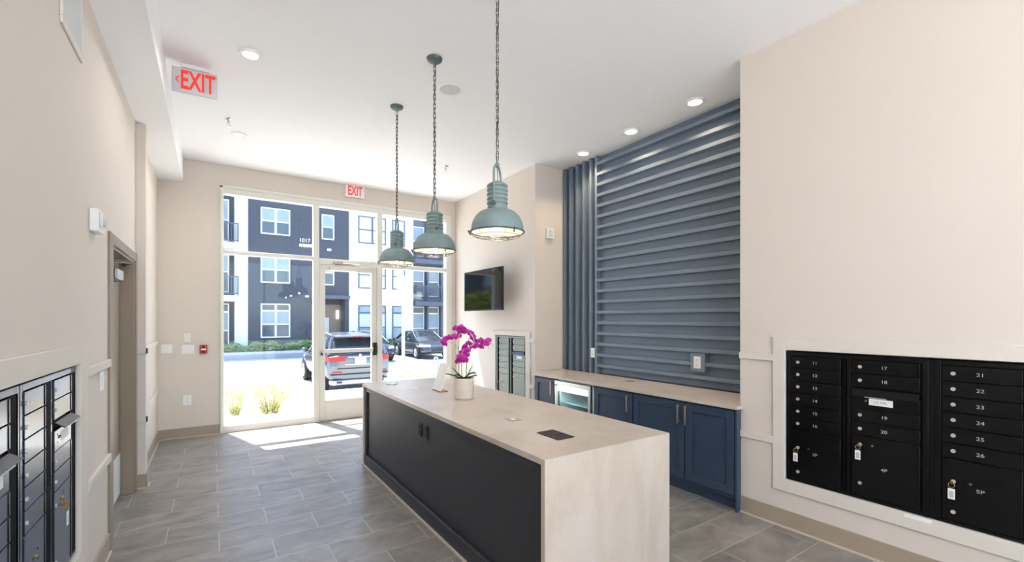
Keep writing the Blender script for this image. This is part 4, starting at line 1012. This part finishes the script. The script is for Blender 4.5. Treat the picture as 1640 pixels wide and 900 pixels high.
# ---- cars
def car(name, label, loc, rotz, colour, suv, metal=.55):
    t = thing(name, label, 'car', loc, rotz, 'parked cars in the lot')
    paint = mat('car_paint_'+name, colour, .22, metal, var=.05, scale=1.5)
    Ln = 4.45 if suv else 4.75; hw = .92 if suv else .91
    H0 = .30 if suv else .24
    if suv:
        stn = [(-2.22, .70, .42, .80), (-2.20, .84, .34, .98), (-2.08, .895, .30, 1.06), (-1.6, .92, .28, 1.06), (-.4, .915, .26, 1.03), (.75, .92, .26, 1.0), (1.25, .91, .27, .98), (1.85, .87, .30, .90), (2.12, .78, .34, .80), (2.22, .62, .40, .68)]
        gh = [(-2.06, 1.03, .80, 1.06, .78), (-1.95, 1.02, .81, 1.22, .74), (-1.72, 1.02, .83, 1.50, .66), (-1.45, 1.02, .84, 1.57, .645), (-.2, 1.0, .85, 1.61, .66), (.35, .99, .85, 1.56, .64), (.85, .98, .84, 1.20, .72), (1.12, .97, .82, 1.0, .78)]
        roof = (2, 5); wy = (-1.36, 1.37); wr = .345
    else:
        stn = [(-2.37, .66, .42, .82), (-2.33, .82, .32, .98), (-2.1, .88, .26, 1.0), (-1.5, .91, .24, .97), (-.4, .905, .22, .93), (.75, .91, .22, .90), (1.4, .90, .23, .87), (1.95, .86, .26, .78), (2.25, .74, .30, .68), (2.37, .56, .36, .58)]
        gh = [(-1.95, .96, .74, .985, .70), (-1.35, .95, .80, 1.28, .62), (-.95, .94, .83, 1.39, .60), (-.2, .92, .84, 1.44, .61), (.3, .91, .84, 1.39, .60), (.95, .89, .82, 1.08, .69), (1.35, .87, .78, .90, .72)]
        roof = (1, 4); wy = (-1.38, 1.42); wr = .33
    bm = BM(); rings = []
    for y, w_, zb, zt in stn:
        half = [(0, zb), (w_*.8, zb), (w_*.965, zb+.10), (w_, zb+(zt-zb)*.45), (w_*.985, zt-.14), (w_*.90, zt-.02), (w_*.55, zt+.015), (0, zt+.025)]
        pts = half+[(-x, z) for x, z in half[-2:0:-1]]
        rings.append([bm.verts.new((x, y, z)) for x, z in pts])
    for A, B in zip(rings[:-1], rings[1:]):
        for k in range(len(A)): bm.faces.new((A[k], A[(k+1) % len(A)], B[(k+1) % len(A)], B[k]))
    bm.faces.new(rings[0]); bm.faces.new(rings[-1][::-1])
    body = obj('body', bm, paint, t, sub=2)
    def shell(sts, z_from, grow):
        bm = BM(); rings = []
        for y, zb, wb, zr, wt in sts:
            lo = z_from if z_from is not None else 0
            side = [(wb, zb-.03), (wb+(wt-wb)*.55, zb+(zr-zb)*.55), (wt+.01, zr-.05), (wt*.86, zr), (0, zr+.02)]
            if z_from is not None: side = side[2:]
            pts = [(x+grow*(1 if x > 0 else 0), z+grow) for x, z in side]; pts = pts+[(-x, z) for x, z in pts[-2::-1]]
            rings.append([bm.verts.new((x, y, z)) for x, z in pts])
        for A, B in zip(rings[:-1], rings[1:]):
            for k in range(len(A)-1): bm.faces.new((A[k], A[k+1], B[k+1], B[k]))
        if z_from is None: bm.faces.new(rings[0]); bm.faces.new(rings[-1][::-1])
        return bm
    obj('windows', shell(gh, None, 0), M['car_glass'], t)
    rf = obj('roof', shell(gh[roof[0]:roof[1]+1], 1, .012), paint, t); s = rf.modifiers.new('thickness', 'SOLIDIFY'); s.thickness = .03
    bm = BM()
    for s in (-1, 1):
        tube(bm, [(s*(gh[roof[1]][4]+.012), gh[roof[1]][0], gh[roof[1]][3]-.04), (s*(gh[-2][4]+.01), gh[-2][0], gh[-2][3]-.04), (s*(gh[-1][2]-.02), gh[-1][0]+.05, gh[-1][1])], .035, 8)
        tube(bm, [(s*(gh[roof[0]][4]+.01), gh[roof[0]][0], gh[roof[0]][3]-.04), (s*(gh[0][4]+.03), gh[0][0]+.03, gh[0][1])], .05 if suv else .07, 8)
        ym = (gh[roof[0]][0]+gh[roof[1]][0])/2
        tube(bm, [(s*.655, ym, gh[3][3]-.05), (s*.865, ym+.05, .98 if suv else .9)], .03, 8)
        if suv: tube(bm, [(s*.66, gh[2][0]+.45, gh[3][3]-.07), (s*.84, gh[2][0]+.25, 1.0)], .06, 8)
    obj('pillars', bm, paint, t)
    for y in wy:
        for s in (-1, 1):
            x1 = s*(hw+.005); x0 = s*(hw-.22)
            bm = BM(); cyl(bm, (x0, y, wr), (x1, y, wr), wr, seg=28); wl = obj('wheel', bm, M['rubber'], t, .03)
            bm = BM(); cyl(bm, (s*(hw-.02), y, wr), (s*(hw+.008), y, wr), wr*.66, seg=24)
            for k in range(5):
                a = 2*PI*k/5; cyl(bm, (s*(hw+.008), y+.05*math.cos(a), wr+.05*math.sin(a)), (s*(hw+.016), y+wr*.6*math.cos(a), wr+wr*.6*math.sin(a)), .02, seg=6)
            obj('rim', bm, M['alloy'], wl)
            bm = BM(); pts = [(s*(hw-.03), y+(wr+.035)*math.cos(a), wr+(wr+.035)*math.sin(a)) for a in [-.25+(PI+.5)*i/16 for i in range(17)]]
            tube(bm, pts, .042, 8); obj('wheel_arch', bm, M['black'], t)
    for s in (-1, 1):
        bm = BM(); bmesh.ops.create_uvsphere(bm, u_segments=10, v_segments=8, radius=.1); bmesh.ops.scale(bm, vec=(1.1, .6, .75), verts=bm.verts)
        bmesh.ops.translate(bm, vec=(s*(hw+.09), .62 if suv else .72, 1.06 if suv else .98), verts=bm.verts); cyl(bm, (s*(hw-.1), .66, 1.0 if suv else .92), (s*(hw+.05), .64, 1.04 if suv else .96), .02, seg=6); obj('wing_mirror', bm, paint, t)
    yr, yf = stn[0][0], stn[-1][0]
    for s in (-1, 1):
        zl = .90 if suv else .86
        bm = BM(); pr_ = [(s*.40, yr-.02), (s*.68, yr-.012), (s*.84, yr+.05), (s*.925, yr+.34), (s*.89, yr+.36), (s*.80, yr+.14), (s*.4, yr+.06)]
        prism(bm, pr_ if s > 0 else pr_[::-1], zl-.02, zl+.11); obj('tail_light', bm, M['tail'], t, .02)
        zh = .72 if suv else .62
        bm = BM(); pr_ = [(s*.45, yf-.06), (s*.66, yf-.16), (s*.80, yf-.34), (s*.88, yf-.62), (s*.80, yf-.62), (s*.5, yf-.24)]
        prism(bm, pr_ if s > 0 else pr_[::-1], zh, zh+.13); obj('headlight', bm, M['headlamp'], t, .02)
    obj('licence_plate', box(BM(), -.16 if suv else -.26, .16 if suv else .26, yr-.045, yr-.02, .80 if suv else .62, .96 if suv else .74), M['paper'], t, .004)
    if suv:
        bm = BM(); box(bm, -.42, .42, yr-.03, yr+.1, .765, .79); box(bm, -.34, .34, yr-.035, yr+.02, .97, 1.0); obj('tailgate_trim', bm, M['chrome'], t, .006)
        bm = BM(); box(bm, -.80, .80, yr-.05, yr+.16, .50, .53); box(bm, -.62, .62, yr-.015, yr+.1, .66, .69); obj('bumper_seam', bm, M['black'], t, .006)
        bm = BM(); prism(bm, [(-.74, yr-.05), (.74, yr-.05), (.80, yr+.25), (-.80, yr+.25)], .22, .36); obj('skid_plate', bm, M['alloy'], t, .03)
        for s in (-1, 1):
            bm = BM(); box(bm, s*.58-.10, s*.58+.10, yr-.075, yr+.05, .27, .35); p_ = obj('exhaust_tip', bm, M['chrome'], t, .015)
            obj('opening', box(BM(), s*.58-.075, s*.58+.075, yr-.079, yr-.074, .285, .335), M['black'], p_)
            obj('reflector', box(BM(), s*.62-.13, s*.62+.13, yr-.035, yr+.05, .565, .60), M['tail'], t, .008)
            bm = tube(BM(), [(s*.63, -1.5, 1.60), (s*.66, -.8, 1.66), (s*.66, .0, 1.66), (s*.63, .3, 1.60)], .016, 8); obj('roof_rail', bm, M['alloy'], t)
        bm = BM(); prism(bm, [(-.62, -1.98), (.62, -1.98), (.64, -1.6), (-.64, -1.6)], 1.535, 1.575); sp = obj('spoiler', bm, paint, t, .012)
        obj('brake_light', box(BM(), -.14, .14, -1.99, -1.975, 1.545, 1.565), M['tail'], sp)
        bm = BM(); lathe(bm, [(0, .010), (.034, .008), (.038, 0), (0, 0)], seg=24); bm.transform(Matrix.Translation((0, yr-.02, 1.03)) @ Matrix.Rotation(PI/2, 4, 'X')); obj('round_badge', bm, M['chrome'], t)
    else:
        bm = BM(); box(bm, -.42, .42, yf-.03, yf+.012, .40, .56); obj('grille', bm, M['black'], t, .02)
        bm = BM(); box(bm, -.62, .62, yf-.14, yf-.02, .28, .36); obj('lower_intake', bm, M['black'], t, .02)
    return t
car('silver_hatchback', 'silver grey crossover car parked nose away right outside the glazed door', (3.50, 15.25, G), 0, rgb(112, 118, 126), True, .75)
car('dark_saloon', 'dark blue saloon car facing the lot, partly behind the silver crossover', (6.62, 23.6, G), PI, rgb(52, 60, 76), False)
car('grey_saloon', 'dark grey saloon car facing the lot behind the white sign post', (9.72, 23.7, G), PI, rgb(74, 84, 96), False)
